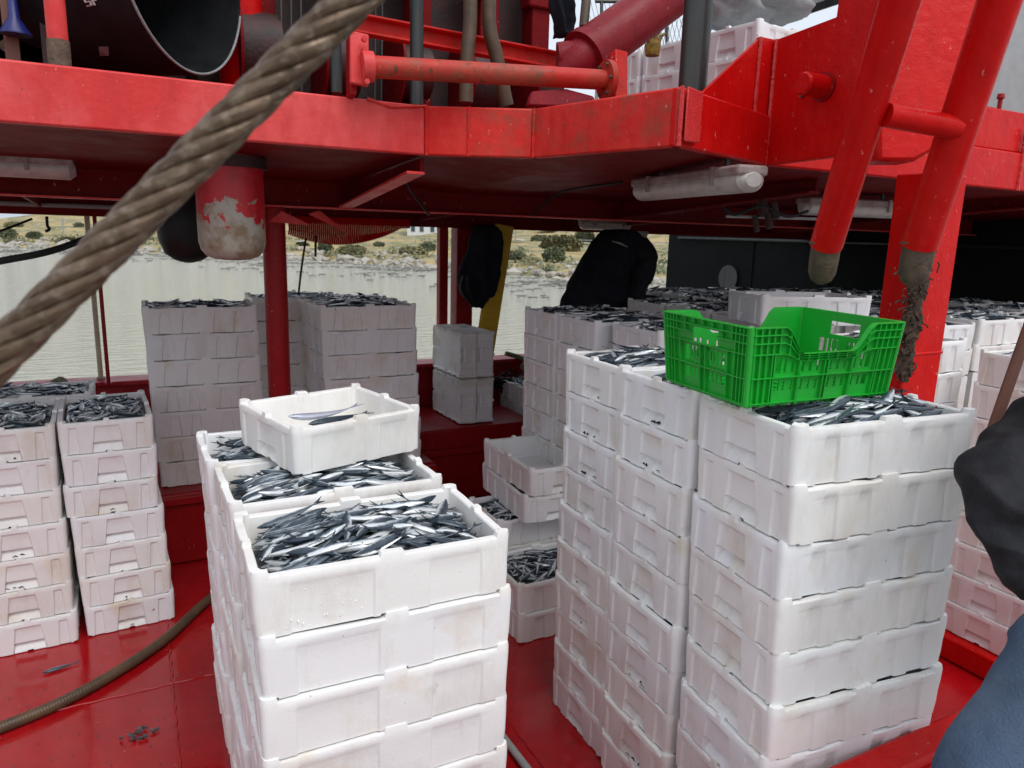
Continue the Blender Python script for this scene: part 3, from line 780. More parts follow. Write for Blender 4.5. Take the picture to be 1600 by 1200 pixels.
def box_mesh(name, L, W, H, pat, mats, seed=0, depth=1.0):
    rc = .016; T = .019
    rows = [0.0, .035, .32, .35, .56, .78, .815, .86, .965, 1.0]
    half = {0: L, 1: W, 2: L, 3: W}
    cols = []   # (side, s, offs per row, lateral slope, step)
    def side_cols(side):
        ln = half[side]; longside = side in (0, 2)
        if longside:
            if pat == 'A': ed = [(.14, .10), (.235, -.10), (.33, .10), (.415, -.10), (.60, .10), (.695, -.10), (.78, .10), (.87, -.10)]; dp = .0056
            else: ed = [(.13, 0), (.435, .0), (.655, 0), (.87, 0)]; dp = .0036
        else:
            ed = [(.10, .06), (.20, -.06), (.35, .13), (.65, -.13), (.80, .06), (.90, -.06)]; dp = .0046
        st = [.062, .938] + ([.46, .55] if longside else [.47, .53])
        xs = []
        for e_, sl in ed: xs += [(e_*ln-.0022, sl, 'e'), (e_*ln+.0022, sl, 'e')]
        for e_ in st: xs += [(e_*ln-.0012, 0, 's'), (e_*ln+.0012, 0, 's')]
        xs += [(rc, 0, 'c'), (ln-rc, 0, 'c')]
        xs.sort()
        out = []
        for s_, sl, kd in xs:
            fr = s_/ln
            k = sum(1 for e_, _ in ed if fr > e_)
            rec = (k % 2 == 1)
            hand = (not longside) and k == 3
            offs = []
            for v in rows:
                o = 0
                if longside: o = dp*(1 if v <= .57 else   .9 if v < .8 else .6 if v < .83 else 0) if rec else 0
                else:
                    if hand:
                        if v <= .32: o = .002 + .022*(v/.32)
                        elif v < .83: o = .0055 if v <= .79 else .004
                    elif k in (1, 5): o = dp if v < .83 else 0
                offs.append(o*depth)
            step = .0095 if (fr < .062 or fr > .938 or (st[2] < fr < st[3])) else 0.0
            out.append((side, s_, offs, sl, step, hand))
        return out
    for side in range(4):
        cols += side_cols(side)
        for k in range(1, 4): cols.append((side, None, k, 0, .0095, False))
    basis = [((-L/2, -W/2), (1, 0), (0, -1)), ((L/2, -W/2), (0, 1), (1, 0)), ((L/2, W/2), (-1, 0), (0, 1)), ((-L/2, W/2), (0, -1), (-1, 0))]
    nr = len(rows); vs = []; nc = len(cols)
    def wall(side, s_, off, k=None):
        (ox, oy), (tx, ty), (nx, ny) = basis[side]
        if s_ is None:
            a = k*math.pi/8
            ln = half[side]
            cx, cy = ox+tx*(ln-rc)-nx*rc, oy+ty*(ln-rc)-ny*rc
            dx, dy = nx*math.cos(a)+tx*math.sin(a), ny*math.cos(a)+ty*math.sin(a)
            return cx+dx*(rc-off), cy+dy*(rc-off)
        return ox+tx*s_-nx*off, oy+ty*s_-ny*off
    for (side, s_, offs, sl, step, hand) in cols:
        (ox, oy), (tx, ty), (nx, ny) = basis[side]; ln = half[side]; bo_ = .030
        if s_ is None: vs.append((ox+tx*(ln-bo_)-nx*bo_, oy+ty*(ln-bo_)-ny*bo_, .011))
        else: vs.append((*wall(side, min(max(s_, bo_), ln-bo_), bo_), .011))
        for j, v in enumerate(rows):
            base = .0050*(1-v) + (.0040 if j == 0 else 0) + (.0022 if j == nr-1 else 0)
            k = offs if s_ is None else None
            o = base + (0 if s_ is None else offs[j])
            ss = s_ if s_ is None else s_ + sl*H*(min(v, .82)-.3)*(1 if not hand else 1)
            x, y = wall(side, ss, o, k)
            z = v*H + (step if j in (0, nr-1) else step*.4 if j in (1, nr-2) else 0) + (.0016 if j == 0 else 0)
            vs.append((x, y, z))
        # inner rim and inner floor
        k = offs if s_ is None else None
        for off, z in ((T-.002, H+step), (T, H+step-.003), (T+.006, .024)):
            if s_ is None:
                (ox, oy), (tx, ty), (nx, ny) = basis[side]; ln = half[side]
                px_, py_ = ox+tx*(ln-off)-nx*off, oy+ty*(ln-off)-ny*off
                a = k*math.pi/8; r2 = .010
                cx, cy = px_-tx*r2-nx*r2, py_-ty*r2-ny*r2
                x, y = cx+(nx*math.cos(a)+tx*math.sin(a))*r2, cy+(ny*math.cos(a)+ty*math.sin(a))*r2
            else:
                ln = half[side]; s2 = min(max(s_, off+.010), ln-off-.010)
                x, y = wall(side, s2, off)
            vs.append((x, y, z))
    q = nr+4; fs = []
    for i in range(nc):
        i2 = (i+1) % nc
        for j in range(q-1): fs.append((i*q+j, i2*q+j, i2*q+j+1, i*q+j+1))
    cb = len(vs); vs.append((0, 0, .011)); vs.append((0, 0, .024))
    for i in range(nc):
        i2 = (i+1) % nc
        fs.append((cb, i2*q, i*q)); fs.append((cb+1, i*q+q-1, i2*q+q-1))
    wv = []
    for (x, y, z) in vs:          # handling wear: soft dents, chipped rim
        q_ = Vector((x*11+seed*7.3, y*11, z*11)); d_ = noise.noise(q_)*.0016+noise.noise(q_*3.1)*.0008
        r_ = math.hypot(x, y) or 1
        ch = max(0, noise.noise(Vector((x*23+seed*3.1, y*23, 5)))-.42)*.035 if z > H-.004 else 0
        wv.append((x+d_*x/r_*1.4, y+d_*y/r_*1.4, z-min(ch*.5, .0035) + (d_*.5 if .01 < z < H-.01 else 0)))
    me = bpy.data.meshes.new(name); me.from_pydata(wv, [], fs)
    for mt_ in mats: me.materials.append(mt_)
    me.polygons.foreach_set('use_smooth', [True]*len(me.polygons)); me.set_sharp_from_angle(angle=R_(28)); me.update()
    return me
BOXES_A = [box_mesh('foam_box_ribbed', BL_, BW_, BH_, 'A', [M['foam']], k) for k in range(6)]
BOXES_B = [box_mesh('foam_box_panelled', BL_, BW_, BH_, 'B', [M['foam']], 10+k) for k in range(5)]
BOX_A = BOXES_A[0]
BOX_S = box_mesh('foam_box_small', .375, .345, .122, 'B', [M['foam']], 21)

ORD = ['topmost', 'second from top', 'third from top', 'fourth from top', 'fifth from top', 'sixth from top', 'seventh from top', 'eighth from top', 'ninth from top', 'tenth from top', 'eleventh from top', 'twelfth from top']
rb = random.Random(11)
TOPS = {}
def stack(key, desc, x, y, n, rot=0.0, z0=0.0, orient='x', lean=(0, 0), pat='A', jit=.003, skip=0, group=None):
    """n boxes piled up; x, y is the near left corner of the pile"""
    L, W = (BL_, BW_) if orient == 'x' else (BW_, BL_)
    c_, s_ = math.cos(rot), math.sin(rot)
    cx, cy = x + c_*L/2 - s_*W/2, y + s_*L/2 + c_*W/2
    for k in range(skip, n):
        t = k-(n-1)/2
        loc = (cx+lean[0]*t+rb.gauss(0, jit), cy+lean[1]*t+rb.gauss(0, jit), z0+k*BH_)
        rz = rot + (math.pi/2 if orient == 'y' else 0) + rb.gauss(0, .006) + (math.pi if rb.random() < .5 else 0)
        ord_ = ORD[n-1-k]
        lb = f'white foam fish box, {ord_} in {desc}' if n > 1 else f'white foam fish box, {desc}'
        link('foam_box', rb.choice(BOXES_B if pat == 'B' else BOXES_A), None, loc, (0, 0, rz), label=lb, cat='foam box', group=group or 'white foam fish boxes')
    TOPS[key] = (cx+lean[0]*(n-1)/2, cy+lean[1]*(n-1)/2, z0+n*BH_, rot+(math.pi/2 if orient == 'y' else 0))

stack('M1', 'the nearest stack of the middle row', .152, 1.255, 8, pat='B', rot=-.012, lean=(-.001, 0), jit=.0045)
stack('M2', 'the second stack of the middle row', .150, 1.632, 8, pat='B', lean=(-.001, 0), jit=.004)
stack('M3', 'the rearmost stack of the middle row', .138, 1.965, 8, lean=(-.001, 0), jit=.005)
stack('R3', 'the stack under the green crate, nearest right', 1.137, .959, 10, rot=-.095, lean=(-.0025, 0), jit=.004)
stack('R2', 'the middle stack of the right row', 1.165, 1.299, 10, rot=-.03, jit=.004)
stack('R1', 'the back stack of the right row', 1.19, 1.628, 10, rot=-.02, jit=.003)
stack('LB', 'the left pair, right stack', -.284, 3.077, 7, rot=.045, orient='y', lean=(-.0045, 0), jit=.0022)
stack('LA', 'the left pair, left stack', -.625, 3.055, 7, rot=.03, orient='y', lean=(-.0025, 0), jit=.0022)
stack('LC', 'the short stack behind the left pair', -.72, 3.70, 4, z0=HATCH)
stack('BL', 'the back left stack on the hatch', .022, 3.74, 7, z0=HATCH, rot=-.02, lean=(-.0055, 0), jit=.003)
stack('BM', 'the dim stack behind the round post', .555, 4.16, 7, z0=HATCH, rot=.0)
stack('BR', 'the back stack right of the round post', .815, 3.645, 7, z0=HATCH, rot=.01, lean=(-.006, 0))
stack('BR2', 'the stack hidden behind the back right one', .815, 3.98, 7, z0=HATCH, rot=.01, lean=(-.006, 0))
stack('FS', 'the low two-box pile between the rows', 1.262, 2.325, 2, rot=.0)
stack('FS2', 'the low pile under the two empty boxes', 1.335, 2.68, 3)
stack('FB', 'the far pile beside the green rope', 2.24, 4.0, 5, orient='y')
stack('R0a', 'the tall pile behind the right row', 1.74, 2.594, 10, jit=.002)
stack('R0b', 'the tall pile beside the bending worker', 1.742, 2.925, 10, jit=.002)
stack('R9', 'the pile half hidden behind the green crate', 1.80, 2.245, 10, jit=.002)
stack('RA', 'the pile right of the bright red post', 2.40, 1.70, 10, rot=.02)
stack('RR', 'the pile behind the cropped person', 2.80, 1.28, 9, z0=.102, rot=0.0)
stack('RS', 'the pile beyond the person at right edge', 3.33, 1.28, 9, z0=.102, rot=0.0)
# field of full boxes under the shelter deck: upper layers as single boxes, what stands below them unseen as one mass
FIELD = []
names_x = ['nearest', 'second', 'third', 'fourth', 'fifth']
for iy, yy in enumerate((2.05, 2.40, 2.75, 3.10, 3.45, 3.80)):
    for ix, xx in enumerate((2.50, 3.03, 3.56, 4.09, 4.62)):
        if yy < 2.06 and xx < 3.0: continue
        if iy >= 4 and ix == 0: continue
        dz = rb.choice((0, 0, 0, 1))
        key = f'F{iy}{ix}'
        stack(key, f'{names_x[ix]} pile, {["first","second","third","fourth","fifth","sixth"][iy]} shelter row', xx+rb.uniform(-.012, .012), yy, 10, z0=rb.uniform(-.0, .02), skip=8, jit=.004)
        FIELD.append(key)
# unseen lower layers
w = MB()
for key in FIELD:
    cx, cy, zt, _ = TOPS[key]
    w.box(cx-.25, cx+.25, cy-.157, cy+.157, 0.002, zt-2*BH_-.002)
w.build('lower_foam_boxes', M['foam'], smooth=0, kind='stuff', label='lower layers of foam boxes hidden under the shelter', cat='foam boxes')

# single boxes: empties and the grey pile on its side
def one(mesh, loc, rot, label): return link('foam_box', mesh, None, loc, rot, label=label, cat='foam box', group='white foam fish boxes')
a_ = .33; ex, ey = .365, 1.80
one(BOX_S, (.452, 1.965, 1.012), (.02, -.01, .26), 'small white foam box with one fish, tilted atop the middle row')
one(BOX_A, (1.444+.16, 2.60+.25, .376), (0, 0, math.pi/2-.06), 'lower of two empty foam boxes between the rows')
one(BOX_A, (1.452+.16, 2.60+.24, .502), (0, 0, math.pi/2-.02), 'upper empty foam box between the rows, its clean inside showing')
ca, sa = math.cos(-.30), math.sin(-.30)
one(BOX_A, (2.322+ca*.2555-sa*.1625, 2.229+sa*.2555+ca*.1625, 1.262), (0, 0, -.30), 'empty white foam box standing behind the green crate')
for j in range(2):
    for k in range(2):
        lv, cn = ('lower', 'upper')[j], ('left', 'right')[k]
        o = one(BOXES_A[(2*j+k) % 6], (1.70+.112*k, 4.19+.006*j, .46+.144+.286*j), (math.pi/2, 0, math.pi/2+.03), f'{lv} {cn} greyish foam box turned on its side on the hatch')
        o.scale = (.87, .87, .87)
# boxes up on the upper deck
d0 = at(1187, 28, z=2.5); d1 = at(968, 85, z=2.5); ua = math.atan2(d1.y-d0.y, d1.x-d0.x)
nn = Vector((math.cos(ua-math.pi/2), math.sin(ua-math.pi/2), 0)); uu_ = (d1-d0).normalized(); uu_.z = 0; uu_.normalize()
for k in range(3):
    for lv in range(4):
        if k == 0:
            p = d0 + uu_*.166 + nn*.785
            one(BOXES_A[(k+lv+2) % 6], (p.x, p.y, 1.995+.125*lv), (0, 0, ua+math.pi/2), f'white foam box on the upper deck, rightmost column, {ORD[3-lv]}')
        p = d0 + uu_*(.166+.335*k) + nn*.26
        one(BOXES_A[(k+lv) % 6], (p.x, p.y, 1.995+.125*lv), (0, 0, ua+math.pi/2), f'white foam box on the upper deck, {("near","middle","far")[k]} column, {ORD[3-lv]}')

# ------------------------------------------------------------------ fish
def fish_data(bend=0.0, sag=0.0, rings=11, seg=8, L=.134, eye=True):
    """anchovy along x, back towards +z; returns verts, faces, material ids, dorsal values"""
    prof = [(0.0, .08, .10), (.04, .34, .42), (.12, .66, .78), (.22, .90, .98), (.34, 1.0, 1.0), (.48, .95, .92), (.62, .76, .72), (.75, .52, .48), (.86, .30, .25), (.93, .22, .13), (.96, .24, .08)]
    if rings < 9: prof = [prof[i] for i in (0, 2, 4, 6, 8, 10)]
    Hh, Ww = .0116, .0070
    vs, ds, fs, ms = [], [], [], []
    for (t, hh, ww) in prof:
        for k in range(seg):
            a = 2*math.pi*k/seg
            vs.append((t*L, math.cos(a)*Ww*ww, math.sin(a)*Hh*hh - .001*math.sin(t*3))); ds.append(math.sin(a))
    n = len(prof)
    for i in range(n-1):
        for k in range(seg):
            k2 = (k+1) % seg
            fs.append((i*seg+k, i*seg+k2, (i+1)*seg+k2, (i+1)*seg+k)); ms.append(0)
    fs.append(tuple(reversed(range(seg)))); ms.append(0)
    b0 = len(vs)
    # forked tail, dorsal and anal fin (thin wedges)
    def wedge(pts, d):
        b = len(vs)
        for (x, z) in pts: vs.append((x*L, .0006, z)); ds.append(d)
        for (x, z) in pts: vs.append((x*L, -.0006, z)); ds.append(d)
        m_ = len(pts)
        fs.append(tuple(b+i for i in range(m_))); ms.append(0)
        fs.append(tuple(b+m_+i for i in reversed(range(m_)))); ms.append(0)
        for i in range(m_):
            j = (i+1) % m_; fs.append((b+i, b+m_+i, b+m_+j, b+j)); ms.append(0)
    wedge([(.94, .0022), (1.11, .0120), (1.03, .0005)], .75)
    wedge([(.94, -.0022), (1.03, -.0005), (1.11, -.0120)], .6)
    if rings >= 9:
        wedge([(.44, .0090), (.50, .0160), (.56, .0080)], .8)
        wedge([(.62, -.0065), (.66, -.0112), (.74, -.0048)], .2)
    if eye:
        for s_ in (-1, 1):
            b = len(vs)
            for k in range(6):
                a = 2*math.pi*k/6
                vs.append((.075*L+math.cos(a)*.0024, s_*.0034, .0014+math.sin(a)*.0024)); ds.append(0)
            vs.append((.075*L, s_*.0046, .0014)); ds.append(0)
            for k in range(6): fs.append((b+k, b+(k+1) % 6, b+6)); ms.append(1)
    out = []
    for (x, y, z) in vs:
        t = x/L-.45
        out.append((x-.45*L, y+bend*L*t*t, z+sag*L*t*t))
    return out, fs, ms, ds

def to_mesh(name, parts, mats):
    V, Fc, Ms, D = [], [], [], []
    for vs, fs, ms, ds in parts:
        n = len(V); V += vs; Fc += [tuple(i+n for i in f) for f in fs]; Ms += ms; D += ds
    me = bpy.data.meshes.new(name); me.from_pydata(V, [], Fc)
    for mt_ in mats: me.materials.append(mt_)
    me.polygons.foreach_set('material_index', Ms)
    at_ = me.attributes.new('dors', 'FLOAT', 'POINT'); at_.data.foreach_set('value', [min(1, max(0, .5+.5*d)) for d in D])
    me.polygons.foreach_set('use_smooth', [True]*len(Fc)); me.set_sharp_from_angle(angle=R_(60)); me.update()
    return me
fmats = [M['fish'], M['fish_eye'], M['fish_bed']]
FV = [fish_data(b_, s_) for b_, s_ in ((.04, 0), (.24, .06), (-.22, .12), (.42, 0), (-.38, -.06), (.08, -.16))]
FISH = [to_mesh('anchovy', [f], fmats) for f in FV]
FLOW = [fish_data(b_, s_, rings=6, seg=6, eye=False) for b_, s_ in ((0, 0), (.2, .05), (-.18, 0))]

def pile(n, Lx, Wy, base, mound, seed, spread=.42, top=None):
    """drops fish one after another onto a height map; returns their poses"""
    r = random.Random(seed); G = .006
    nx, ny = int(Lx/G)+1, int(Wy/G)+1
    X, Y = np.meshgrid((np.arange(nx)-(nx-1)/2)*G, (np.arange(ny)-(ny-1)/2)*G, indexing='ij')
    prof = mound*(1-(2*X/Lx)**2*.9)*(1-(2*Y/Wy)**2*.9)
    Hm = base + prof*.55
    poses = []
    for i in range(n):
        best = None
        for c_ in range(7):
            x, y = r.uniform(-Lx/2, Lx/2), r.uniform(-Wy/2, Wy/2)
            yaw = r.gauss(0, spread) + (math.pi if r.random() < .5 else 0)
            if r.random() < .07: yaw = r.uniform(0, 6.28)
            sc_ = r.uniform(.82, 1.12)
            ss = np.linspace(-.058, .082, 8)*sc_
            xs, ys = x+np.cos(yaw)*ss, y+np.sin(yaw)*ss
            if np.abs(xs).max() > Lx/2-.004 or np.abs(ys).max() > Wy/2-.004: continue
            ii = ((xs/G)+(nx-1)/2).round().astype(int); jj = ((ys/G)+(ny-1)/2).round().astype(int)
            hh = Hm[ii, jj]; score = (hh-prof[ii, jj]).mean()
            if best is None or score < best[0]: best = (score, x, y, yaw, sc_, ss, xs, ys, hh)
        if best is None: continue
        _, x, y, yaw, sc_, ss, xs, ys, hh = best
        k = np.polyfit(ss, hh, 1); fit = np.polyval(k, ss)
        lift = (hh-fit).max()*.38
        z = k[1] + lift + .0045
        pitch = -math.atan(max(-.32, min(.32, k[0]))) + r.gauss(0, .03)
        roll = r.choice((-1, 1))*(math.pi/2) + r.gauss(0, .24)
        poses.append((x, y, z, roll, pitch, yaw, sc_, r.randrange(6)))
        zt = fit+lift+.0085
        for a, b_, zz in zip(xs, ys, zt):
            d2 = (X-a)**2+(Y-b_)**2
            Hm = np.maximum(Hm, np.where(d2 < .0090**2, zz-d2*32, -9))
    if top is not None and poses:
        zs = np.array([p[2] for p in poses[-60:]]); dz = top-np.percentile(zs, 70)
        poses = [(p[0], p[1], p[2]+dz)+p[3:] for p in poses]
        pile.bed = base+dz
    return poses

def pose_mat(p):
    x, y, z, roll, pitch, yaw, s_, _ = p
    return Matrix.Translation((x, y, z)) @ Euler((roll, pitch, yaw), 'XYZ').to_matrix().to_4x4() @ Matrix.Diagonal((s_, s_, s_, 1))

def heap_mesh(name, poses, Lx, Wy, bed, src):
    parts = []
    for p in poses:
        m_ = pose_mat(p); vs, fs, ms, ds = src[p[7] % len(src)]
        parts.append(([tuple(m_ @ Vector(v)) for v in vs], fs, ms, ds))
    parts.append(([(-Lx/2, -Wy/2, bed), (Lx/2, -Wy/2, bed), (Lx/2, Wy/2, bed), (-Lx/2, Wy/2, bed)], [(0, 1, 2, 3)], [2], [0, 0, 0, 0]))
    return to_mesh(name, parts, fmats)

IL, IW = BL_-.05, BW_-.05
ordw = {}
def hero(key, n_hidden, n_show, mound, seed, top, where, region=None):
    cx, cy, zt, rot = TOPS[key]
    base = -.05
    ps = pile(n_hidden+n_show, IL, IW, base, mound, seed, top=top); base = pile.bed
    hid, show = ps[:n_hidden], ps[n_hidden:]
    if region:
        keep = [p for p in show if region(p)]; hid += [p for p in show if not region(p)]; show = keep
    root = Matrix.Translation((cx, cy, zt)) @ Matrix.Rotation(rot, 4, 'Z')
    if key in ('R3', 'R2'):      # nothing pokes up through the crate that presses on this heap
        inv = (Matrix.Translation((1.085, 1.062, 1.275)) @ Matrix.Rotation(-.075, 4, 'Z')).inverted()
        def free(p):
            q = inv @ (root @ Vector(p[:3])); return not (-.02 < q.x < .432 and -.006 < q.y < .30 and q.z > -.010)
        hid = [p for p in hid if free(p)]; show = [p for p in show if free(p)]
    me = heap_mesh('fish_heap', hid, IL, IW, base-.016, FLOW)
    o = link('fish_heap', me, kind='stuff', label=f'lower layer of small silver fish in {where}', cat='fish')
    o.matrix_world = root
    for p in show:
        o = link('anchovy', FISH[p[7]], label=f'small silver fish in the heap of {where}', cat='fish', group=f'fish in {where}')
        o.matrix_world = root @ pose_mat(p)
hero('M1', 190, 104, .020, 5, .001, 'the front box of the middle row')
hero('M2', 130, 74, .014, 6, -.006, 'the second box of the middle row', lambda p: p[0] < -.05 or p[1] < -.02)
hero('M3', 110, 56, .012, 8, -.008, 'the rear box of the middle row', lambda p: p[0] < -.02)
hero('R3', 230, 96, .022, 9, .018, 'the box under the green crate', lambda p: p[0] > -.12 or p[1] < -.05)
hero('R1', 120, 44, .014, 12, .002, 'the back box of the right row')
hero('R2', 120, 40, .010, 13, -.002, 'the box left of the green crate', lambda p: p[0] < -.05)
hv = []
for sd in (21, 22, 23):
    ps = pile(170, IL, IW, -.040, .022, sd, .8, top=.004); hv.append(heap_mesh('fish_heap', ps, IL, IW, pile.bed+.012, FLOW))
rh = random.Random(5)
def bgheap(key, lb):
    cx, cy, zt, rot = TOPS[key]
    link('fish_heap', rh.choice(hv), None, (cx, cy, zt), (0, 0, rot+rh.choice((0, math.pi))), kind='stuff', label=f'heap of small silver fish in {lb}', cat='fish')
for key, lb in (('LA', 'the top left box at the image edge'), ('LB', 'the top box of the left pair, right stack'), ('LC', 'the box behind the left pair'), ('BL', 'the top box of the back left stack'),
                ('BM', 'the dim box behind the round post'), ('BR', 'the top box of the back right stack'), ('BR2', 'the box behind the back right stack'), ('FS', 'the low box between the rows'),
                ('FS2', 'the box under the two empties'), ('FB', 'the far box beside the green rope'), ('R0a', 'the tall pile behind the right row'), ('R0b', 'the tall pile beside the worker'),
                ('R9', 'the box behind the green crate'), ('RA', 'the top box right of the red post'), ('RR', 'the top box at the right edge'), ('RS', 'the top box beyond the person')): bgheap(key, lb)
for key in FIELD: bgheap(key, f'the shelter field box {ORD[int(key[2])].split()[0]} along, row {["one","two","three","four","five","six"][int(key[1])]}')
# one pale fish in the small box, two dropped fish on the deck
def bigfish(loc, rot, s_, label, mesh=None):
    o = link('fish', mesh or FISH[0], None, loc, rot, label=label, cat='fish'); o.scale = (s_, s_, s_); return o
pm = FISH[1].copy(); pm.materials[0] = M['fish_pale']
bigfish((.43, 2.0, 1.098), (1.45, .02, .25), 1.5, 'single pale bluish fish lying in the small foam box', pm)
bigfish((.47, 1.98, 1.088), (1.6, .0, .35), 1.4, 'second fish half hidden in the small foam box', FISH[0])
p = at(90, 1044, z=.008); bigfish(p, (1.5, 0, .25), .8, 'small dead fish on the red deck near the left stacks')
w = MB(); r = random.Random(2)
p = at(213, 1148, z=.006)
for k in range(14): 
    q = p+Vector((r.gauss(0, .02), r.gauss(0, .014), r.uniform(0, .006))); w.tube([q, q+Vector((r.gauss(0, .012), r.gauss(0, .012), .004))], [.005, .003], 5)
for k in range(170):
    q = at(r.uniform(-20, 340), r.uniform(900, 1200), z=.002) if k < 120 else at(r.uniform(795, 930), r.uniform(1010, 1200), z=.002)
    a = r.uniform(0, 6.28); s_ = r.uniform(.0012, .0035)
    w.add([q+Vector((math.cos(a+t_)*s_, math.sin(a+t_)*s_*1.4, .0006)) for t_ in (0, 1.57, 3.14, 4.71)], [(0, 1, 2, 3)])
w.build('fish_scraps', M['fish_bed'], kind='stuff', label='crushed fish scraps on the red deck below the hose', cat='fish scraps')
# dark scraps caught in the handle slots
w = MB(); r = random.Random(9)
for key, n in (('R1', 10), ('R2', 10), ('R3', 10), ('LB', 7), ('LA', 7)):
    cx, cy, zt, rot = TOPS[key]
    for k in range(n):
        if r.random() < .5: continue
        z = zt-(n-k)*BH_+.012
        base = Vector((-BL_/2+.010, 0, 0)) 
        rm = Matrix.Rotation(rot, 3, 'Z')
        if key[0] == 'L': base = Vector((-BL_/2+.010, 0, 0))
        for j in range(r.randint(1, 4)):
            a = rm @ (base + Vector((r.uniform(-.004, .002), r.uniform(-.04, .035), 0)))
            c_ = rm @ Vector((r.uniform(-.002, .003), r.uniform(.006, .02), 0))
            p0 = Vector((cx, cy, z+r.uniform(0, .004)))+a
            w.tube([p0, p0+c_*.5+Vector((0, 0, .004)), p0+c_], [.0010, .0030*r.uniform(.3, 1.1), .001], 5)
w.build('fish_scraps', M['cloth_dark'], kind='stuff', label='dark fish scraps caught in the box handle slots', cat='fish scraps')

# meltwater beads on the front of the nearest middle stack
w = MB(); r = random.Random(31)
for k in range(60):
    x = .152+r.uniform(.03, .48); z = .88+r.uniform(.0, .105)
    if abs((z % BH_)-.0) < .012: continue
    p = Vector((x, 1.2555-.0065*0+.003, z)); s_ = r.uniform(.0007, .0016)
    w.tube([p+Vector((0, .002, 0)), p+Vector((0, -.002, 0)), p+Vector((0, -.002-s_*.7, -.0003))], [s_, s_, s_*.4], 8)
w.build('water_drops', M['foam'], smooth=60, kind='stuff', label='small drops clinging to the front foam boxes', cat='drops')

# ------------------------------------------------------------------ green crate
CL, CWd, CHt, TAP = .415, .295, .164, .012
cr = empty('plastic_crate', (1.085, 1.062, 1.275), -.075, label='bright green plastic crate with dipped front resting on fish', cat='crate')
cr.rotation_euler = (.012, -.01, -.075)
def crate_side(name, ln, dip, handle, flip, org, tdir, ndir, slots):
    """a wall of the crate: slotted sheet plus ribs; dip lowers the middle of its top edge"""
    nx, nz = 58 if ln > .35 else 40, 30
    z0 = .085
    def top(t):
        if not dip: return CHt
        q = min(1, max(0, (min(t, 1-t)-.20)/.13)); q = q*q*(3-2*q)
        return CHt - .058*q
    def mp(t, z):
        return z if z < z0 else z0+(z-z0)*(top(t)-z0)/(CHt-z0)
    def P(t, z, o):
        zz = mp(t, z); tp = TAP*(1-zz/CHt)
        s_ = tp + t*(ln-2*tp)
        return Vector(org)+Vector(tdir)*s_+Vector(ndir)*(o-tp)+Vector((0, 0, zz))
    def hole(t, z):
        if handle and .36 < t < .64 and .112 < z < .142: return True
        for a, b_ in slots:
            if a < t < b_:
                if .026 < z < .050 or .066 < z < .098:
                    return int((t-a)/(b_-a)*11) % 2 == 1
        return False
    w = MB(); solid = np.zeros((nx, nz), bool)
    for i in range(nx):
        for j in range(nz): solid[i, j] = not hole((i+.5)/nx, (j+.5)/nz*CHt)
    idx = {}
    def vid(i, j, s_):
        if (i, j, s_) not in idx:
            idx[(i, j, s_)] = len(w.v); w.v.append(tuple(P(i/nx, j/nz*CHt, -.0028*s_)))
        return idx[(i, j, s_)]
    def face(*q): w.f.append(q); w.m.append(0)
    for i in range(nx):
        for j in range(nz):
            if not solid[i, j]: continue
            face(vid(i, j, 0), vid(i+1, j, 0), vid(i+1, j+1, 0), vid(i, j+1, 0))
            face(vid(i, j, 1), vid(i, j+1, 1), vid(i+1, j+1, 1), vid(i+1, j, 1))
            for di, dj, e0, e1 in ((-1, 0, (i, j), (i, j+1)), (1, 0, (i+1, j), (i+1, j+1)), (0, -1, (i, j), (i+1, j)), (0, 1, (i, j+1), (i+1, j+1))):
                a, b_ = i+di, j+dj
                if not (0 <= a < nx and 0 <= b_ < nz) or not solid[a, b_]:
                    face(vid(*e0, 0), vid(*e1, 0), vid(*e1, 1), vid(*e0, 1))
    def hrib(z, d=.009, th=.0022, t0=0, t1=1):
        n = 30
        for k in range(n):
            a, b_ = t0+(t1-t0)*k/n, t0+(t1-t0)*(k+1)/n
            w.hexa([P(a, z-th/2, .0), P(b_, z-th/2, .0), P(b_, z-th/2, d), P(a, z-th/2, d), P(a, z+th/2, .0), P(b_, z+th/2, .0), P(b_, z+th/2, d), P(a, z+th/2, d)])
    for z in (.004, .058, .108): hrib(z)
    for z in (.131, .148, CHt-.001):
        if handle and z == .131: hrib(z, .010, t0=0, t1=.34); hrib(z, .010, t0=.66, t1=1)
        else: hrib(z, .010)
    def vrib(t, za, zb, d=.008, th=.0024):
        h = th/ln/2; n = 6
        for k in range(n):
            a, b_ = za+(zb-za)*k/n, za+(zb-za)*(k+1)/n
            w.hexa([P(t-h, a, 0), P(t+h, a, 0), P(t+h, a, d), P(t-h, a, d), P(t-h, b_, 0), P(t+h, b_, 0), P(t+h, b_, d), P(t-h, b_, d)])
    for t in (.012, .05, .09, .13, .87, .91, .95, .988): vrib(t, 0, CHt)
    for a, b_ in slots: vrib(a-.008, 0, .108); vrib(b_+.008, 0, .108)
    if dip:
        for k in range(11): vrib(.17+.066*k, .108, CHt)
    else:
        for k in range(7): vrib(.17+.11*k, .131 if not (.30 < .17+.11*k < .70) else .150, CHt)
    if handle:   # raised marks where the moulded lettering sits
        rr = random.Random(4)
        for k in range(9):
            t = .34+.034*k; vrib(t, .076, .076+rr.uniform(.012, .022), .0035, .0035)
    # rounded corner post at the end of the wall
    n = 8; c0 = [P(1.0, CHt*k/n, .0) for k in range(n+1)]
    w.tube(c0, .0075, 8)
    me = w.build(name, M['green'], cr, smooth=30)
    return me
sl4 = [(.155, .305), (.33, .48), (.52, .67), (.695, .845)]
sl2 = [(.22, .46), (.54, .78)]
crate_side('front_panel', CL, True, False, 0, (0, 0, 0), (1, 0, 0), (0, -1, 0), sl4)
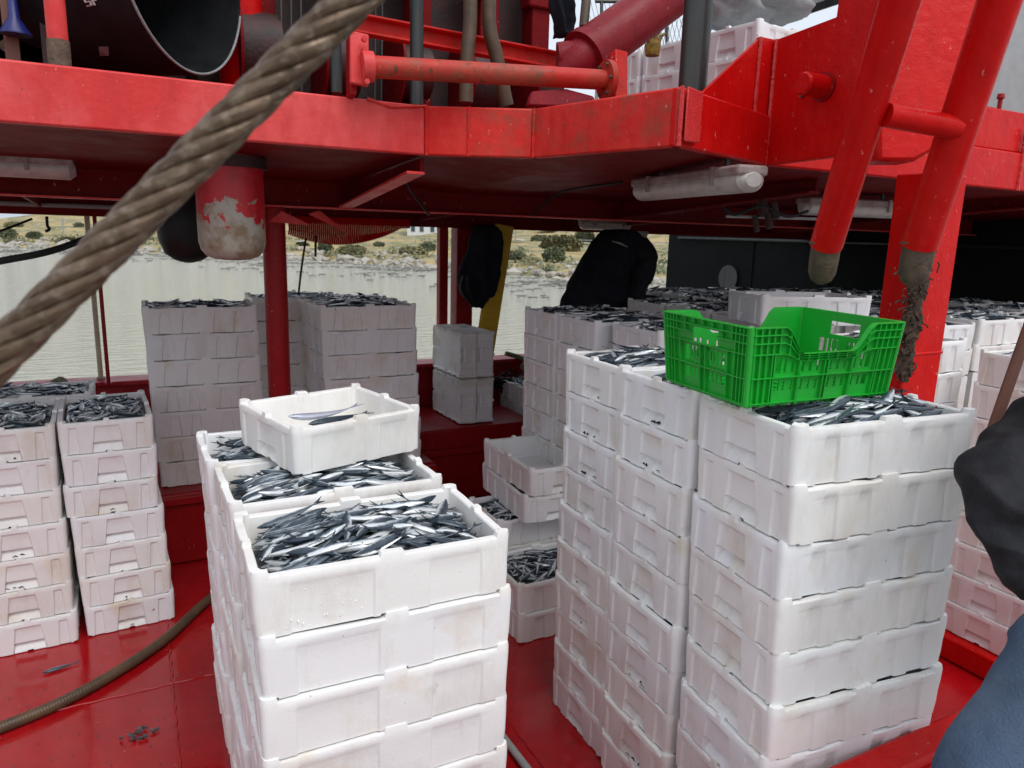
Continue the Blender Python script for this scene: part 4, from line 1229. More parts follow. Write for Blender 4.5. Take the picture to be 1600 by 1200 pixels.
crate_side('side_panel', CWd, False, True, 0, (CL, 0, 0), (0, 1, 0), (1, 0, 0), sl2)
crate_side('back_panel', CL, True, False, 0, (CL, CWd, 0), (-1, 0, 0), (0, 1, 0), sl4)
crate_side('side_panel', CWd, False, True, 0, (0, CWd, 0), (0, -1, 0), (-1, 0, 0), sl2)
w = MB()
for k in range(13):
    x = TAP+.004+(CL-2*TAP-.016)*k/12; w.box(x, x+.012, TAP+.002, CWd-TAP-.002, -.006, .002)
for k in range(9):
    y = TAP+.004+(CWd-2*TAP-.016)*k/8; w.box(TAP+.003, CL-TAP-.003, y, y+.010, -.004, .003)
w.build('base', M['green'], cr, smooth=0)

# ------------------------------------------------------------------ foreground wire rope
ra, rb_ = at(0, 555, d=.435), at(551, 0, d=.445)
dn = (rb_-ra).normalized(); A0, B0 = ra-dn*.35, rb_+dn*.5
wr = empty('wire_rope', A0, label='thick brown steel wire rope crossing the foreground diagonally', cat='rope')
u, v = frame(dn); Lr = (B0-A0).length; lay = .150; nst = 6; npt = 220
for s_ in range(nst):
    P = []
    for k in range(npt+1):
        t = k/npt*Lr; a = 2*math.pi*(t/lay+s_/nst)
        P.append(dn*t + (u*math.cos(a)+v*math.sin(a))*.0081)
    # each strand shows its own small wires as a twisted, lobed section
    w = MB(); seg = 18; vs = []
    for k, p in enumerate(P):
        tt = (P[min(k+1, npt)]-P[max(k-1, 0)]).normalized(); a0, b0 = frame(tt)
        for j in range(seg):
            an = 2*math.pi*j/seg; tw = -k*.42
            rr = .0047 + .00045*math.cos(8*an+tw)
            vs.append(p+a0*math.cos(an)*rr+b0*math.sin(an)*rr)
    fs = [(i*seg+j, i*seg+(j+1) % seg, (i+1)*seg+(j+1) % seg, (i+1)*seg+j) for i in range(npt) for j in range(seg)]
    w.add(vs, fs); w.build('strand', M['wire'], wr, smooth=70)
MB().tube([dn*0, dn*Lr], .0048, 10).build('core', M['wire'], wr)

# ------------------------------------------------------------------ hoses and ropes
def hose(pts, r, label, mtl='hose', ribbed=True):
    P = curve_pts(pts, 90); rr = [r*(1+.05*math.sin(i*1.9)) if ribbed else r for i in range(len(P))]
    MB().tube(P, rr, 14).build('ribbed_hose', M[mtl], smooth=80, label=label, cat='hose')
hose([at(-160, 1190, z=.022), at(0, 1137, z=.022), at(130, 1080, z=.022), at(250, 1005, z=.022), at(322, 940, z=.022), at(420, 860, z=.022)], .019, 'brown ribbed hose curving over the red deck at left')
hose([at(560, 760, z=.05), at(655, 705, z=.20), at(700, 680, z=.33), at(745, 664, z=.40), at(790, 662, z=.385), at(830, 690, z=.22)], .024, 'dark brown hose looping over the hatch corner')
MB().tube([at(785, 1150, z=.02), at(850, 1235, z=.02)], .012, 12).build('deck_pipe', M['grey'], label='grey pipe lying on deck by the front middle stack', cat='pipe')
def rope(pts, r, label, n=26):
    P = curve_pts(pts, n); w = MB()
    for s_ in range(3):
        Q = []
        for i, p in enumerate(P):
            d = (P[min(i+1, len(P)-1)]-P[max(i-1, 0)]); a0, b0 = frame(d); an = i*.55+s_*2.094
            Q.append(p+(a0*math.cos(an)+b0*math.sin(an))*r*.55)
        w.tube(Q, r*.6, 6)
    w.build('mooring_rope', M['rope_green'], label=label, cat='rope')
rope([at(790, 552, y=4.56), at(815, 560, y=4.54), at(826, 572, y=4.53), at(832, 590, y=4.53), at(836, 615, y=4.53)], .016, 'green rope tied over the far rail beside the worker')
rope([at(822, 566, y=4.51), at(816, 574, y=4.5), at(828, 578, y=4.5), at(820, 569, y=4.5)], .015, 'green rope knot on the far bulwark')
rope([at(84, 598, y=4.56), at(96, 594, y=4.54), at(104, 604, y=4.52), at(108, 618, y=4.5), at(109, 640, y=4.5)], .018, 'green rope lashed over the rail behind the left stacks')
r = random.Random(8); w = MB()
for k in range(26):
    p = at(790+r.gauss(0, 11), 596+r.gauss(0, 5), y=4.46); P = [p]
    for j in range(5): p = p+Vector((r.gauss(0, .03), r.gauss(0, .015), r.gauss(0, .015))); P.append(p)
    w.tube(P, .007, 5)
w.build('net_bundle', M['black'], label='dark tangled net bundle by the far bulwark', cat='net')

# ------------------------------------------------------------------ people
def skin_obj(name, pts, edges, mtl, parent, root=0, sub=2, wrinkle=0.0, label=None):
    """pts: (vector, rx, ry) joints; grows one continuous surface round the bones"""
    me = bpy.data.meshes.new(name)
    me.from_pydata([tuple(p[0]) for p in pts], edges, [])
    me.materials.append(M[mtl])
    o = link(name, me, parent, label=label)
    md = o.modifiers.new('skin', 'SKIN'); md.use_smooth_shade = True; md.branch_smoothing = .6
    for i, p in enumerate(pts):
        sv = me.skin_vertices[0].data[i]; sv.radius = (p[1], p[2]); sv.use_root = (i == root)
    sb = o.modifiers.new('subd', 'SUBSURF'); sb.levels = sub; sb.render_levels = sub
    if wrinkle:
        tx = bpy.data.textures.new(name+'_folds', 'CLOUDS'); tx.noise_scale = .075; tx.noise_depth = 3
        dm = o.modifiers.new('folds', 'DISPLACE'); dm.texture = tx; dm.strength = wrinkle; dm.mid_level = .5; dm.texture_coords = 'LOCAL'
        sb2 = o.modifiers.new('fine', 'SUBSURF'); sb2.levels = 1; sb2.render_levels = 1
        t2 = bpy.data.textures.new(name+'_creases', 'MUSGRAVE'); t2.musgrave_type = 'RIDGED_MULTIFRACTAL'; t2.noise_scale = .16; t2.octaves = 2
        d2 = o.modifiers.new('creases', 'DISPLACE'); d2.texture = t2; d2.strength = wrinkle*.35; d2.mid_level = .8; d2.texture_coords = 'LOCAL'
    return o

def person(label, J, mats, wr=(.03, .02), bulk=1.0, skin='skin', back=None):
    """J: joints in world space"""
    base = Vector((J['pelvis'].x, J['pelvis'].y, min(J['ankL'].z, J['ankR'].z)-.08))
    root = empty('person', base, label=label, cat='person')
    Q = {k: v-base for k, v in J.items()}
    up = (Q['neck']-Q['pelvis']).normalized()
    hd = Q['head']
    # body: one continuous figure under the clothes
    names = ['pelvis', 'chest', 'neck', 'jaw', 'head', 'crown', 'shL', 'elL', 'wrL', 'shR', 'elR', 'wrR', 'hipL', 'knL', 'ankL', 'hipR', 'knR', 'ankR', 'palmL', 'palmR']
    axis = (Q['head']-Q['neck']).normalized()
    Q['jaw'] = Q['neck'].lerp(Q['head'], .55); Q['crown'] = Q['head']+axis*.075
    Q['palmL'] = Q['wrL']+(Q['wrL']-Q['elL']).normalized()*.07; Q['palmR'] = Q['wrR']+(Q['wrR']-Q['elR']).normalized()*.07
    rad = dict(pelvis=.12, chest=.105, neck=.055, jaw=.062, head=.082, crown=.055, shL=.055, elL=.042, wrL=.028, shR=.055, elR=.042, wrR=.028, hipL=.085, knL=.055, ankL=.04, hipR=.085, knR=.055, ankR=.04, palmL=.036, palmR=.036)
    ix = {n: i for i, n in enumerate(names)}
    ed = [('pelvis', 'chest'), ('chest', 'neck'), ('neck', 'jaw'), ('jaw', 'head'), ('head', 'crown'), ('chest', 'shL'), ('shL', 'elL'), ('elL', 'wrL'), ('wrL', 'palmL'), ('chest', 'shR'), ('shR', 'elR'), ('elR', 'wrR'), ('wrR', 'palmR'),
          ('pelvis', 'hipL'), ('hipL', 'knL'), ('knL', 'ankL'), ('pelvis', 'hipR'), ('hipR', 'knR'), ('knR', 'ankR')]
    pts = [(Q[n], rad[n]*.9, rad[n]*.9) for n in names]; edges = [(ix[a], ix[b_]) for a, b_ in ed]
    # five fingers on each hand
    for S in ('L', 'R'):
        f_ = (Q['palm'+S]-Q['wr'+S]).normalized(); sd_, nm_ = frame(f_)
        for k in range(5):
            off = (-1.5+k)*.018 if k < 4 else .045
            ln = (.062, .074, .080, .070, .05)[k]
            b0 = Q['palm'+S]+sd_*off+f_*(.022 if k < 4 else -.02)
            m1 = b0+f_*ln*.5-nm_*.008; t1 = b0+f_*ln*.85-nm_*.026
            i0 = len(pts); pts += [(b0, .0095, .0095), (m1, .0088, .0088), (t1, .0070, .0070)]
            edges += [(ix['palm'+S], i0), (i0, i0+1), (i0+1, i0+2)]
    skin_obj('body', pts, edges, skin, root)
    # face and hair
    fwd = J['look'].normalized()
    w = MB(); c_ = Q['head']+fwd*.075
    sdv = fwd.cross(axis).normalized()
    w.tube([c_+axis*.02, c_+fwd*.022-axis*.015, c_-axis*.025], [.008, .014, .010], 8); w.build('nose', M['skin'], root)
    for s_ in (-1, 1):
        e_ = c_+sdv*.032*s_+axis*.022-fwd*.004; MB().tube([e_-fwd*.006, e_+fwd*.004], [.011, .007], 10).build('eye', M['white_paint'], root)
        e_ = Q['head']+sdv*.082*s_; MB().tube([e_-axis*.03, e_+sdv*.012*s_, e_+axis*.03], [.006, .014, .008], 8).build('ear', M['skin'], root)
    MB().tube([c_-axis*.05-sdv*.022-fwd*.008, c_-axis*.052, c_-axis*.05+sdv*.022-fwd*.008], .006, 6).build('mouth', M['wood'], root)
    skin_obj('hair', [(Q['head']-fwd*.02+axis*.03, .083, .083), (Q['head']-fwd*.012+axis*.075, .075, .075), (Q['head']-fwd*.03-axis*.03, .07, .07)], [(0, 1), (0, 2)], 'hair', root)
    # jacket
    Q['waist'] = None
    jn = ['pelvis', 'waist', 'chest', 'collar', 'shL', 'elL', 'wrL', 'shR', 'elR', 'wrR']
    Q['waist'] = Q['pelvis'].lerp(Q['chest'], .5); Q['collar'] = Q['chest'].lerp(Q['neck'], .72)
    jr = dict(pelvis=.165, waist=.155, chest=.180, collar=.085, shL=.095, elL=.076, wrL=.052, shR=.095, elR=.076, wrR=.052)
    jx = {n: i for i, n in enumerate(jn)}
    je = [('pelvis', 'waist'), ('waist', 'chest'), ('chest', 'collar'), ('chest', 'shL'), ('shL', 'elL'), ('elL', 'wrL'), ('chest', 'shR'), ('shR', 'elR'), ('elR', 'wrR')]
    if back: back(root)
    else: skin_obj('jacket', [(Q[n], jr[n]*bulk, jr[n]*.92*bulk) for n in jn], [(jx[a], jx[b_]) for a, b_ in je], mats[0], root, sub=3, wrinkle=wr[0])
    tn = ['pelvis', 'hipL', 'knL', 'cufL', 'hipR', 'knR', 'cufR']
    Q['cufL'] = Q['knL'].lerp(Q['ankL'], .93); Q['cufR'] = Q['knR'].lerp(Q['ankR'], .93)
    tr = dict(pelvis=.150, hipL=.108, knL=.082, cufL=.066, hipR=.108, knR=.082, cufR=.066)
    tx = {n: i for i, n in enumerate(tn)}
    skin_obj('trousers', [(Q[n], tr[n], tr[n]) for n in tn], [(tx[a], tx[b_]) for a, b_ in (('pelvis', 'hipL'), ('hipL', 'knL'), ('knL', 'cufL'), ('pelvis', 'hipR'), ('hipR', 'knR'), ('knR', 'cufR'))], mats[1], root, sub=3, wrinkle=wr[1])
    fl = Vector((fwd.x, fwd.y, 0)).normalized()
    for S in ('L', 'R'):
        a = Q['ank'+S]; w = MB()
        w.tube([a+Vector((0, 0, .03))-fl*.02, a-fl*.03-Vector((0, 0, .045)), a+fl*.06-Vector((0, 0, .045)), a+fl*.14-Vector((0, 0, .055)), a+fl*.17-Vector((0, 0, .06))], [.05, .042, .044, .038, .018], 12)
        w.build('boot', M['black'], root)
    return root
# worker at the right edge on the quay, elbow bent towards the boxes
J = dict(pelvis=at(1785, 990, d=1.36), chest=at(1760, 680, d=1.42), neck=at(1775, 500, d=1.42), head=at(1760, 365, d=1.40),
         shL=at(1640, 640, d=1.40), elL=at(1552, 800, d=1.27), wrL=at(1650, 945, d=1.16),
         shR=at(1880, 640, d=1.42), elR=at(1930, 850, d=1.36), wrR=at(1850, 960, d=1.2),
         hipL=at(1672, 1045, d=1.31), knL=at(1520, 1236, d=1.26), hipR=at(1850, 1060, d=1.36))
kl = J['knL']; J['ankL'] = Vector((kl.x+.05, kl.y-.10, .0))
J['knR'] = Vector((J['hipR'].x+.02, J['hipR'].y-.04, .47)); J['ankR'] = Vector((J['hipR'].x+.03, J['hipR'].y-.12, .0))
J['look'] = Vector((-.3, .95, 0))
person('person in black jacket and blue jeans cropped by the right edge', J, ('cloth_dark', 'denim'), (.055, .022))
MB().tube([at(1622, 470, d=1.62), at(1572, 612, d=1.62), at(1536, 716, d=1.62)], .0125, 10).build('wooden_pole', M['wood'], label='reddish brown pole leaning behind the person at right edge', cat='pole')
# worker bending over among the stacks, back to the camera
bx = Vector((2.56, 3.72, 0))
JW = J = dict(pelvis=Vector((2.38, 3.66, 1.12)), chest=Vector((2.52, 3.70, 1.42)), neck=Vector((2.70, 3.86, 1.36)), head=Vector((2.76, 3.96, 1.26)),
         shL=Vector((2.52, 3.86, 1.42)), elL=Vector((2.76, 4.0, 1.18)), wrL=Vector((2.94, 3.9, 1.22)),
         shR=Vector((2.64, 3.66, 1.40)), elR=Vector((2.66, 3.68, 1.18)), wrR=Vector((2.80, 3.66, 1.22)),
         hipL=Vector((2.32, 3.72, 1.02)), hipR=Vector((2.32, 3.52, 1.02)), knL=Vector((2.36, 3.74, .52)), knR=Vector((2.36, 3.50, .52)), ankL=Vector((2.32, 3.74, .085)), ankR=Vector((2.32, 3.50, .085)))
JW['look'] = Vector((.8, .1, -.55))
# cream cloth hanging behind the worker
w = MB(); nx, nz = 14, 12; vs = []
for i in range(nx+1):
    for j in range(nz+1):
        t, q = i/nx, j/nz
        x = 2.84+.20*t*(1-.35*math.sin(q*1.6)); z = 1.66-.46*q
        vs.append((x, 3.95+.03*math.sin(t*16+q)*q+.02*t, z))
w.add(vs, [(i*(nz+1)+j, (i+1)*(nz+1)+j, (i+1)*(nz+1)+j+1, i*(nz+1)+j+1) for i in range(nx) for j in range(nz)])
o = w.build('hanging_cloth', M['cream'], smooth=80, label='cream cloth hanging right of the bending worker', cat='cloth')
sm_ = o.modifiers.new('thick', 'SOLIDIFY'); sm_.thickness = .006

def garment(name, cols, y, th, mtl, label, folds=.03, seed=1):
    """hanging garment: outline rows given as pixel left/right edges, front and back bulging apart"""
    r = random.Random(seed); w = MB(); n = 14; rows = []
    for (py, pl, pr_) in cols:
        a, c_ = at(pl, py, y=y), at(pr_, py, y=y)
        rows.append((a, c_))
    vs = []
    for (a, c_) in rows:
        for k in range(2*n):
            an = math.pi*k/n
            t = .5-.5*math.cos(an); s_ = -math.sin(an)
            p = a.lerp(c_, t)
            f_ = folds*math.sin(t*11+a.z*9)*abs(s_)
            vs.append(p+Vector((0, s_*th+f_, 0)))
    m_ = 2*n
    fs = [(i*m_+k, i*m_+(k+1) % m_, (i+1)*m_+(k+1) % m_, (i+1)*m_+k) for i in range(len(rows)-1) for k in range(m_)]
    fs += [tuple(range(m_)), tuple((len(rows)-1)*m_+k for k in range(m_))]
    w.add(vs, fs)
    o = w.build(name, M[mtl], smooth=80, label=label, cat='coat')
    sb = o.modifiers.new('s', 'SUBSURF'); sb.levels = 2; sb.render_levels = 2
    tx = bpy.data.textures.new(name+'_folds', 'CLOUDS'); tx.noise_scale = .07; tx.noise_depth = 2
    dm = o.modifiers.new('folds', 'DISPLACE'); dm.texture = tx; dm.strength = folds; dm.texture_coords = 'LOCAL'
    return o
def wback(root):
    o = garment('jacket', [(358, 952, 976), (364, 944, 988), (371, 937, 1000), (380, 930, 1009), (392, 921, 1014), (404, 914, 1013), (418, 905, 1006), (432, 898, 999), (446, 890, 991), (460, 883, 989), (474, 877, 992), (490, 872, 994)], 3.66, .15, 'cloth_black', None, folds=.022)
    o.parent = root; o.matrix_parent_inverse = Matrix.Translation(-root.location); del o['category']
    q = [at(*p_, y=yy)-root.location for p_, yy in (((996, 384), 3.60), ((1008, 402), 3.55), ((1006, 424), 3.52), ((996, 448), 3.54), ((988, 478), 3.58))]
    MB().tube(curve_pts(q, 6), [.075]*8+[.068]*8+[.060]*9, 16).build('sleeve', M['cloth_dark'], root, smooth=80)
    q = [at(*p_, y=3.515)-root.location for p_ in ((957, 377), (968, 380), (980, 386))]
    MB().tube(q, [.006, .012, .007], 10, squash=.6).build('shirt_hem', M['tarp'], root, smooth=80)
person('worker in black jacket bending over the fish boxes', JW, ('cloth_black', 'cloth_black'), (.03, .02), 1.34, 'cloth_dark', wback)
garment('hanging_coat', [(350, 744, 772), (358, 738, 781), (368, 736, 785), (380, 733, 786), (392, 731, 784), (404, 726, 785), (416, 719, 781), (428, 715, 782), (440, 715, 778), (450, 719, 779), (458, 721, 774), (465, 729, 770), (471, 734, 757), (477, 738, 752), (482, 741, 747)], 4.25, .07, 'cloth_black', 'black coat hanging on the post above the grey boxes')
garment('coat_sleeve', [(428, 724, 736), (445, 718, 734), (460, 719, 735), (472, 731, 745), (480, 734, 746)], 4.17, .03, 'cloth_dark', 'dark sleeve hanging in front of the black coat', seed=2)
garment('hanging_trousers', [(-40, 860, 902), (-10, 860, 898), (15, 862, 894), (34, 866, 896), (46, 868, 893), (54, 872, 884), (58, 874, 880)], 2.75, .05, 'cloth_black', 'black garment hanging above the boom pivot')
# ribbed yellow plastic slide behind the coat
yb = empty('yellow_ladder', at(755, 520, y=4.42), label='ribbed yellow plastic plank leaning behind the hanging coat', cat='plank')
a, c_ = Vector((0, 0, -.2)), at(787, 356, y=4.42)-yb.location
w = MB(); w.bar(a, c_+(c_-a)*.02, .135, .03, hint=(0, 1, 0)); w.build('plank', M['yellow'], yb, bev=.004)
for k in range(22):
    p = a.lerp(c_, k/22)
    MB().box(-.045, .045, -.022, -.016, -.004, .004).build('rung', M['yellow'], yb, loc=p)

# ------------------------------------------------------------------ sacks, slats, net and glove up on the right of the upper deck
r = random.Random(6)
for k, (px, py, rx, lb) in enumerate(((1150, 16, .17, 'left grey sack on top of the upper foam boxes'), (1205, 8, .15, 'right grey sack on top of the upper foam boxes'))):
    bm = bmesh.new(); bmesh.ops.create_icosphere(bm, subdivisions=4, radius=1)
    c_ = at(px, py, d=3.3)
    for v_ in bm.verts:
        q = v_.co; nn_ = noise.fractal(q*1.7+Vector((k*5, 0, 0)), 1, 2, 4)
        v_.co = Vector((q.x*rx*1.3, q.y*rx, q.z*rx*.55))*(1+.22*nn_)
    me = bpy.data.meshes.new('grey_sack'); bm.to_mesh(me); bm.free(); me.materials.append(M['tarp'])
    me.polygons.foreach_set('use_smooth', [True]*len(me.polygons))
    link('grey_sack', me, None, c_, label=lb, cat='sack')
aw = empty('awning', at(1250, 20, d=4.6), label='grey panel awning with dark slats behind the davit bracket', cat='awning')
O4 = aw.location.copy()
q = [at(*p_, d=4.6)-O4 for p_ in ((1195, 34), (1330, -10), (1330, -120), (1195, -60))]
w = MB(); w.prism(q, (.02, .06, 0)); w.build('panel', M['grey'], aw, smooth=0)
for k in range(5):
    x0 = 1200+30*k
    w = MB(); w.bar(at(x0, 30-10*k, d=4.55)-O4, at(x0+12, -40-10*k, d=4.55)-O4, .012, .012); w.build('slat', M['blacksteel'], aw)
w = MB(); w.bar(at(1190, 40, d=4.5)-O4, at(1335, -8, d=4.5)-O4, .03, .045); w.build('slat', M['blacksteel'], aw)
w = MB()
for k in range(26):
    w.tube([at(935+7*k, 110, d=4.2), at(935+7*k+34, -30, d=4.2)], .0016, 4); w.tube([at(935+7*k, 110, d=4.2), at(935+7*k-34, -30, d=4.2)], .0016, 4)
w.tube([at(940, 110, d=4.2), at(940, -30, d=4.2)], .010, 8); w.tube([at(1042, 90, d=4.2), at(1042, -30, d=4.2)], .010, 8)
w.tube([at(930, 2, d=4.2), at(1100, 4, d=4.2)], .010, 8)
w.build('net_fence', M['blacksteel'], label='thin wire net fence against the sky beyond the boom', cat='fence')
gl = MB(); c_ = at(1020, 72, d=3.2)
gl.tube([c_+Vector((0, 0, -.04)), c_+Vector((0, 0, 0)), c_+Vector((.004, 0, .02))], [.03, .036, .026], 10)
for k in range(4):
    b0 = c_+Vector((-.026+.018*k, 0, .015)); gl.tube([b0, b0+Vector((-.006+.006*k, 0, .03)), b0+Vector((-.002+.012*k, 0, .045))], [.010, .009, .006], 8)
gl.tube([c_+Vector((.022, 0, -.005)), c_+Vector((.036, 0, .018))], [.011, .008], 8)
gl.build('work_glove', M['ochre'], smooth=60, label='yellow work glove left on the upper foam boxes', cat='glove')
t = empty('red_stand', at(1558, 190, y=2.2), label='small red bollard stand right of the davit pipes', cat='stand')
MB().tube([(0, 0, 0), (0, 0, .10), (0, 0, .105), (0, 0, .125)], [.010, .010, .018, .014], 12).build('pin', M['red_dark'], t)
MB().box(-.09, -.02, 0, .02, 0, .06).build('plate', M['red_dark'], t)

# ------------------------------------------------------------------ far shore
def cg(xc, zc):   # camera ground frame (right, forward) to world
    return Vector((math.cos(YAW)*xc+math.sin(YAW)*zc, -math.sin(YAW)*xc+math.cos(YAW)*zc, 0))
SH = [(-140, 105), (-59, 86), (-24, 74), (-6.5, 62), (3.3, 50), (14, 44), (40, 40), (120, 30)]
def shore_z(x):
    for (a, za), (b_, zb) in zip(SH[:-1], SH[1:]):
        if a <= x <= b_: return za+(zb-za)*(x-a)/(b_-a)
    return SH[-1][1]
def ground_h(t, x):
    base = WATER-.25+.9*(1-math.exp(-t/2.5)) + max(0, t-8)*.021 + max(0, t-70)*.06
    return base
w = MB(); xs = [-140+3.0*i for i in range(88)]; ts = [0, 1, 2, 3.5, 5, 7, 10, 14, 18, 23, 29, 36, 44, 53, 64, 78, 95, 120, 160, 220, 300]
vs = []
for x in xs:
    for t in ts:
        p = cg(x, shore_z(x)+t); n_ = noise.fractal(Vector((p.x*.08, p.y*.08, 0)), 1, 2, 4)
        p.z = ground_h(t, x)+n_*min(1.0, t*.05)*1.0; vs.append(p)
m_ = len(ts)
w.add(vs, [(i*m_+j, (i+1)*m_+j, (i+1)*m_+j+1, i*m_+j+1) for i in range(len(xs)-1) for j in range(m_-1)])
w.build('hillside', M['hill'], smooth=80, kind='structure')
# road on the slope
w = MB(); P = []
for k in range(22):
    x = -8+k*3.2; tt = 66-k*1.4
    p = cg(x, shore_z(x)+tt)
    p2 = cg(x, shore_z(x)+tt+3.2)
    h_ = max(ground_h(tt, x), ground_h(tt+3, x))+.75
    p.z = h_; p2.z = h_+.1; P += [p, p2]
w.add(P, [(2*i, 2*i+2, 2*i+3, 2*i+1) for i in range(21)]); w.build('road', M['asphalt'], smooth=0, kind='structure')
# pale boulders along the waterline, drift debris on the water
r = random.Random(14); ico = bmesh.new(); bmesh.ops.create_icosphere(ico, subdivisions=1, radius=1)
iv = [v_.co.copy() for v_ in ico.verts]; ifc = [[v_.index for v_ in f.verts] for f in ico.faces]; ico.free()
w = MB()
for k in range(1500):
    x = r.uniform(-110, 60); t = abs(r.gauss(0, 1.6)) if r.random() < .75 else r.uniform(0, 12)
    p = cg(x, shore_z(x)+t); p.z = ground_h(t, x)+.1; s_ = r.uniform(.12, .42)*(1 if r.random() < .9 else 1.9)
    w.add([p+Vector((q.x*s_*r.uniform(.8, 1.4), q.y*s_*r.uniform(.8, 1.4), q.z*s_*.7)) for q in iv], ifc)
w.build('shore_rocks', M['rock'], smooth=0, kind='stuff', label='pale boulders along the far waterline', cat='rocks')
w = MB()
for k in range(6500):
    x = r.uniform(-110, 60); t = -abs(r.gauss(0, 9))-.3
    if t < -20: continue
    p = cg(x, shore_z(x)+t); n_ = noise.noise(Vector((p.x*.12, p.y*.35, 3)))
    if n_ < .02: continue
    p.z = WATER+.02; s_ = r.uniform(.05, .18)
    w.add([p+Vector((q.x*s_*r.uniform(1, 2.6), q.y*s_*r.uniform(.8, 1.6), q.z*s_*.28)) for q in iv], ifc)
w.build('drift_debris', M['debris'], smooth=0, kind='stuff', label='dark drift debris floating along the far shore', cat='debris')
# scrub: low bushes, each a trunk with a crown of many small leaf faces
def leaf_mesh(name, n, rx, rz, ls, mtl, seed):
    r = random.Random(seed); V, Fc = [], []
    for k in range(n):
        while True:
            q = Vector((r.uniform(-1, 1), r.uniform(-1, 1), r.uniform(-.6, 1)))
            if .25 < q.length < 1+.25*noise.noise(q*2+Vector((seed, 0, 0))): break
        c_ = Vector((q.x*rx, q.y*rx, rz*(.42+q.z*.6))); a = Vector((r.gauss(0, 1), r.gauss(0, 1), r.gauss(0, 1))).normalized(); b_ = a.orthogonal().normalized()*ls*.6
        i = len(V); V += [c_-a*ls, c_+b_, c_+a*ls, c_-b_]; Fc.append((i, i+1, i+2, i+3))
    me = bpy.data.meshes.new(name); me.from_pydata([tuple(v_) for v_ in V], [], Fc); me.materials.append(M[mtl]); return me
CROWN = [leaf_mesh('crown', 900, 1.25, 1.15, .16, 'leaf', 1), leaf_mesh('crown', 900, 1.4, 1.0, .16, 'leaf2', 2), leaf_mesh('crown', 1000, 1.1, 1.35, .15, 'leaf', 3)]
TR = MB().tube([(0, 0, -.4), (.05, 0, .4), (0, .05, 1.0)], [.12, .09, .04], 8).mesh('trunk', M['bark'])
BUSH = [(590, 26, 'dark green bush on the bank below the red corrugated roll'), (640, 9, 'tall olive bush behind the slim red post'), (508, 8, 'round bush on the bank right of the thin line'), (472, 14, 'bush on the bank beside the round post'),
        (548, 5, 'low bush near the rocks between the stacks'), (665, 18, 'bush just left of the slim red post'), (838, 62, 'dark tree beside the parked white pickup'), (870, 40, 'bush below the road near the worker'), (905, 70, 'green tree behind the bending worker'),
        (800, 12, 'bush on the bank right of the coat'), (825, 8, 'olive bush above the rocks right of the coat'), (860, 12, 'low bush above the rocks near the worker'), (60, 14, 'bush on the left bank under the hook'), (110, 8, 'second bush on the left bank'), (20, 10, 'bush at the left image edge on the bank'), (190, 18, 'bush on the bank behind the wire rope'),
        (850, 95, 'tree at the top of the slope above the pickup'), (800, 110, 'tree on the ridge right of the coat'), (885, 100, 'tree on the ridge above the worker'), (30, 60, 'tree high on the left bank'), (130, 70, 'tree high behind the wire rope')]
for k, (px, t, lb) in enumerate(BUSH):
    zc = 60.0
    for _ in range(30):
        xc = (px-800)/F_PX*zc*1.0; zc = .5*zc+.5*(shore_z(max(-139, min(119, xc)))+t)
    xc = (px-800)/F_PX*zc
    p = cg(xc, zc); p.z = ground_h(t, xc)
    s_ = (.6+.5*((k*37) % 10)/10)*(1.0 if t < 30 else 1.7 if t < 80 else 2.6)
    tr_ = empty('scrub_bush' if t < 30 else 'scrub_tree', p, k*1.3, label=lb, cat='bush' if t < 30 else 'tree', group='scrub on the far bank'); tr_.scale = (s_, s_, s_)
    link('trunk', TR, tr_); link('crown', CROWN[k % 3], tr_)
tv = MB(); r = random.Random(77)
for k in range(520):
    x = r.uniform(-95, 50); t = 2+r.expovariate(1/16.0)
    if t > 90: continue
    p = cg(x, shore_z(x)+t); p.z = ground_h(t, x)
    if noise.noise(Vector((p.x*.07, p.y*.07, 9))) < -.05: continue
    s_ = r.uniform(.25, .9)*(1+t*.012)
    for q_ in range(34):
        c_ = p+Vector((r.gauss(0, .6)*s_, r.gauss(0, .6)*s_, abs(r.gauss(0, .42))*s_)); a = Vector((r.gauss(0, 1), r.gauss(0, 1), r.gauss(0, 1))).normalized()*.17; b_ = a.orthogonal().normalized()*.10
        tv.add([c_-a, c_+b_, c_+a, c_-b_], [(0, 1, 2, 3)], 0 if k % 3 else 1)
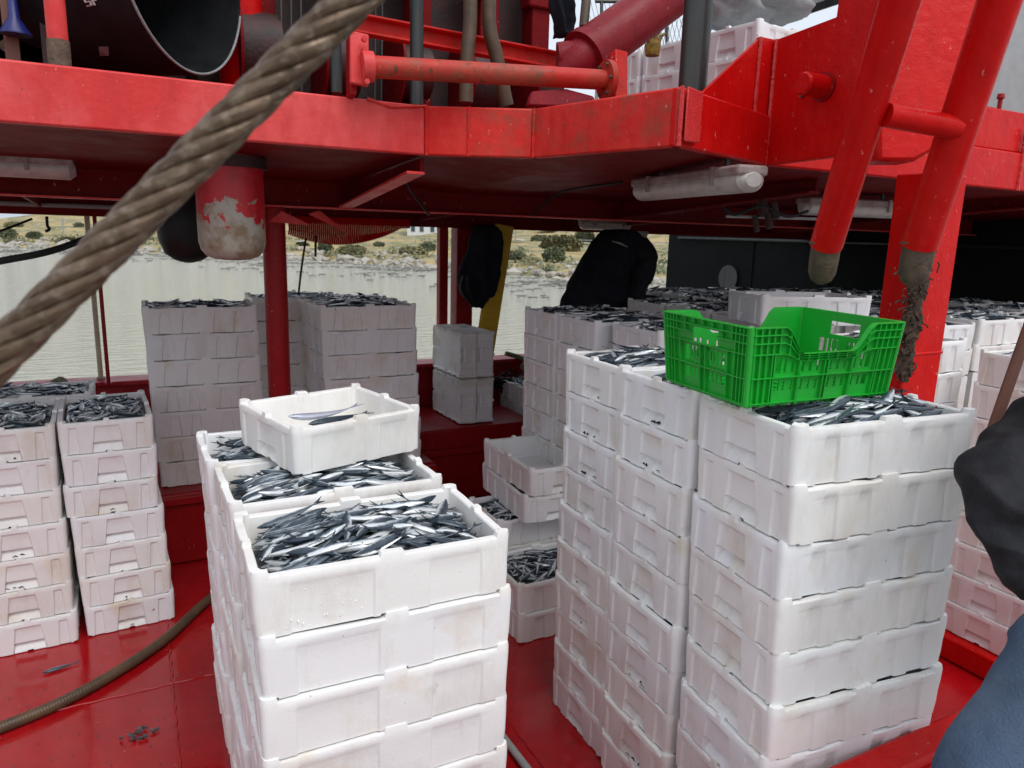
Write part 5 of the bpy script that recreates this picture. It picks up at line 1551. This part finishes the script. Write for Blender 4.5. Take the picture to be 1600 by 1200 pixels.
tv.build('scrub_cover', [M['leaf2'], M['leaf']], smooth=0, kind='stuff', label='low scrub covering the far bank', cat='scrub')
# white building and pickup
def far(px, py, zc):
    return at(px, py, d=zc)
bp = far(668, 372, 150)
bd = empty('white_building', bp, -.5, label='pale flat roofed building on the bank left of the red posts', cat='building')
MB().box(-4.2, 3.6, 0, 7, -1, 4.2).build('wall', M['white_paint'], bd, smooth=0)
MB().box(-4.5, 3.9, -.25, 7.2, 4.21, 4.5).build('roof', M['grey'], bd, smooth=0)
for x in (-3.0, -1.2, 1.0, 2.4):
    o = MB().box(x-.45, x+.45, -.06, -.01, 1.2, 2.6).build('window', M['grey'], bd, smooth=0)
    MB().box(x-.36, x+.36, -.09, -.065, 1.3, 2.5).build('pane', M['glass'], o, smooth=0)
cp = far(813, 390, 122)
pk = empty('pickup_car', cp, -.9, label='white pickup parked on the road across the water', cat='car')
w = MB(); w.prism([(-2.3, -.85, .45), (2.3, -.85, .45), (2.3, -.85, .95), (1.3, -.85, 1.05), (.7, -.85, 1.65), (-.6, -.85, 1.65), (-.8, -.85, 1.05), (-2.3, -.85, 1.0)], (0, 1.7, 0)); w.build('body', M['white_paint'], pk, bev=.08)
for s_ in (-.865, .855): MB().prism([(-.55, s_, 1.1), (1.1, s_, 1.1), (.62, s_, 1.55), (-.5, s_, 1.55)], (0, .012, 0)).build('side_window', M['glass'], pk)
MB().prism([(1.28, -.7, 1.1), (1.28, .7, 1.1), (.76, .7, 1.6), (.76, -.7, 1.6)], (.03, 0, .02)).build('windscreen', M['glass'], pk)
for x in (-1.45, 1.45):
    for s_ in (-.88, .66): MB().tube([(x, s_, .36), (x, s_+.22, .36)], .36, 18).build('wheel', M['tyre'], pk)
for px, py, zc, lb in ((100, 372, 95, 'thin pole on the left bank'), (806, 362, 118, 'thin pole beside the pickup'), (795, 365, 122, 'thin pole left of the pickup')):
    p = far(px, py, zc); MB().tube([p-Vector((0, 0, 2.5)), p+Vector((0, 0, 2.5))], .08, 8).build('utility_pole', M['grey'], label=lb, cat='pole')
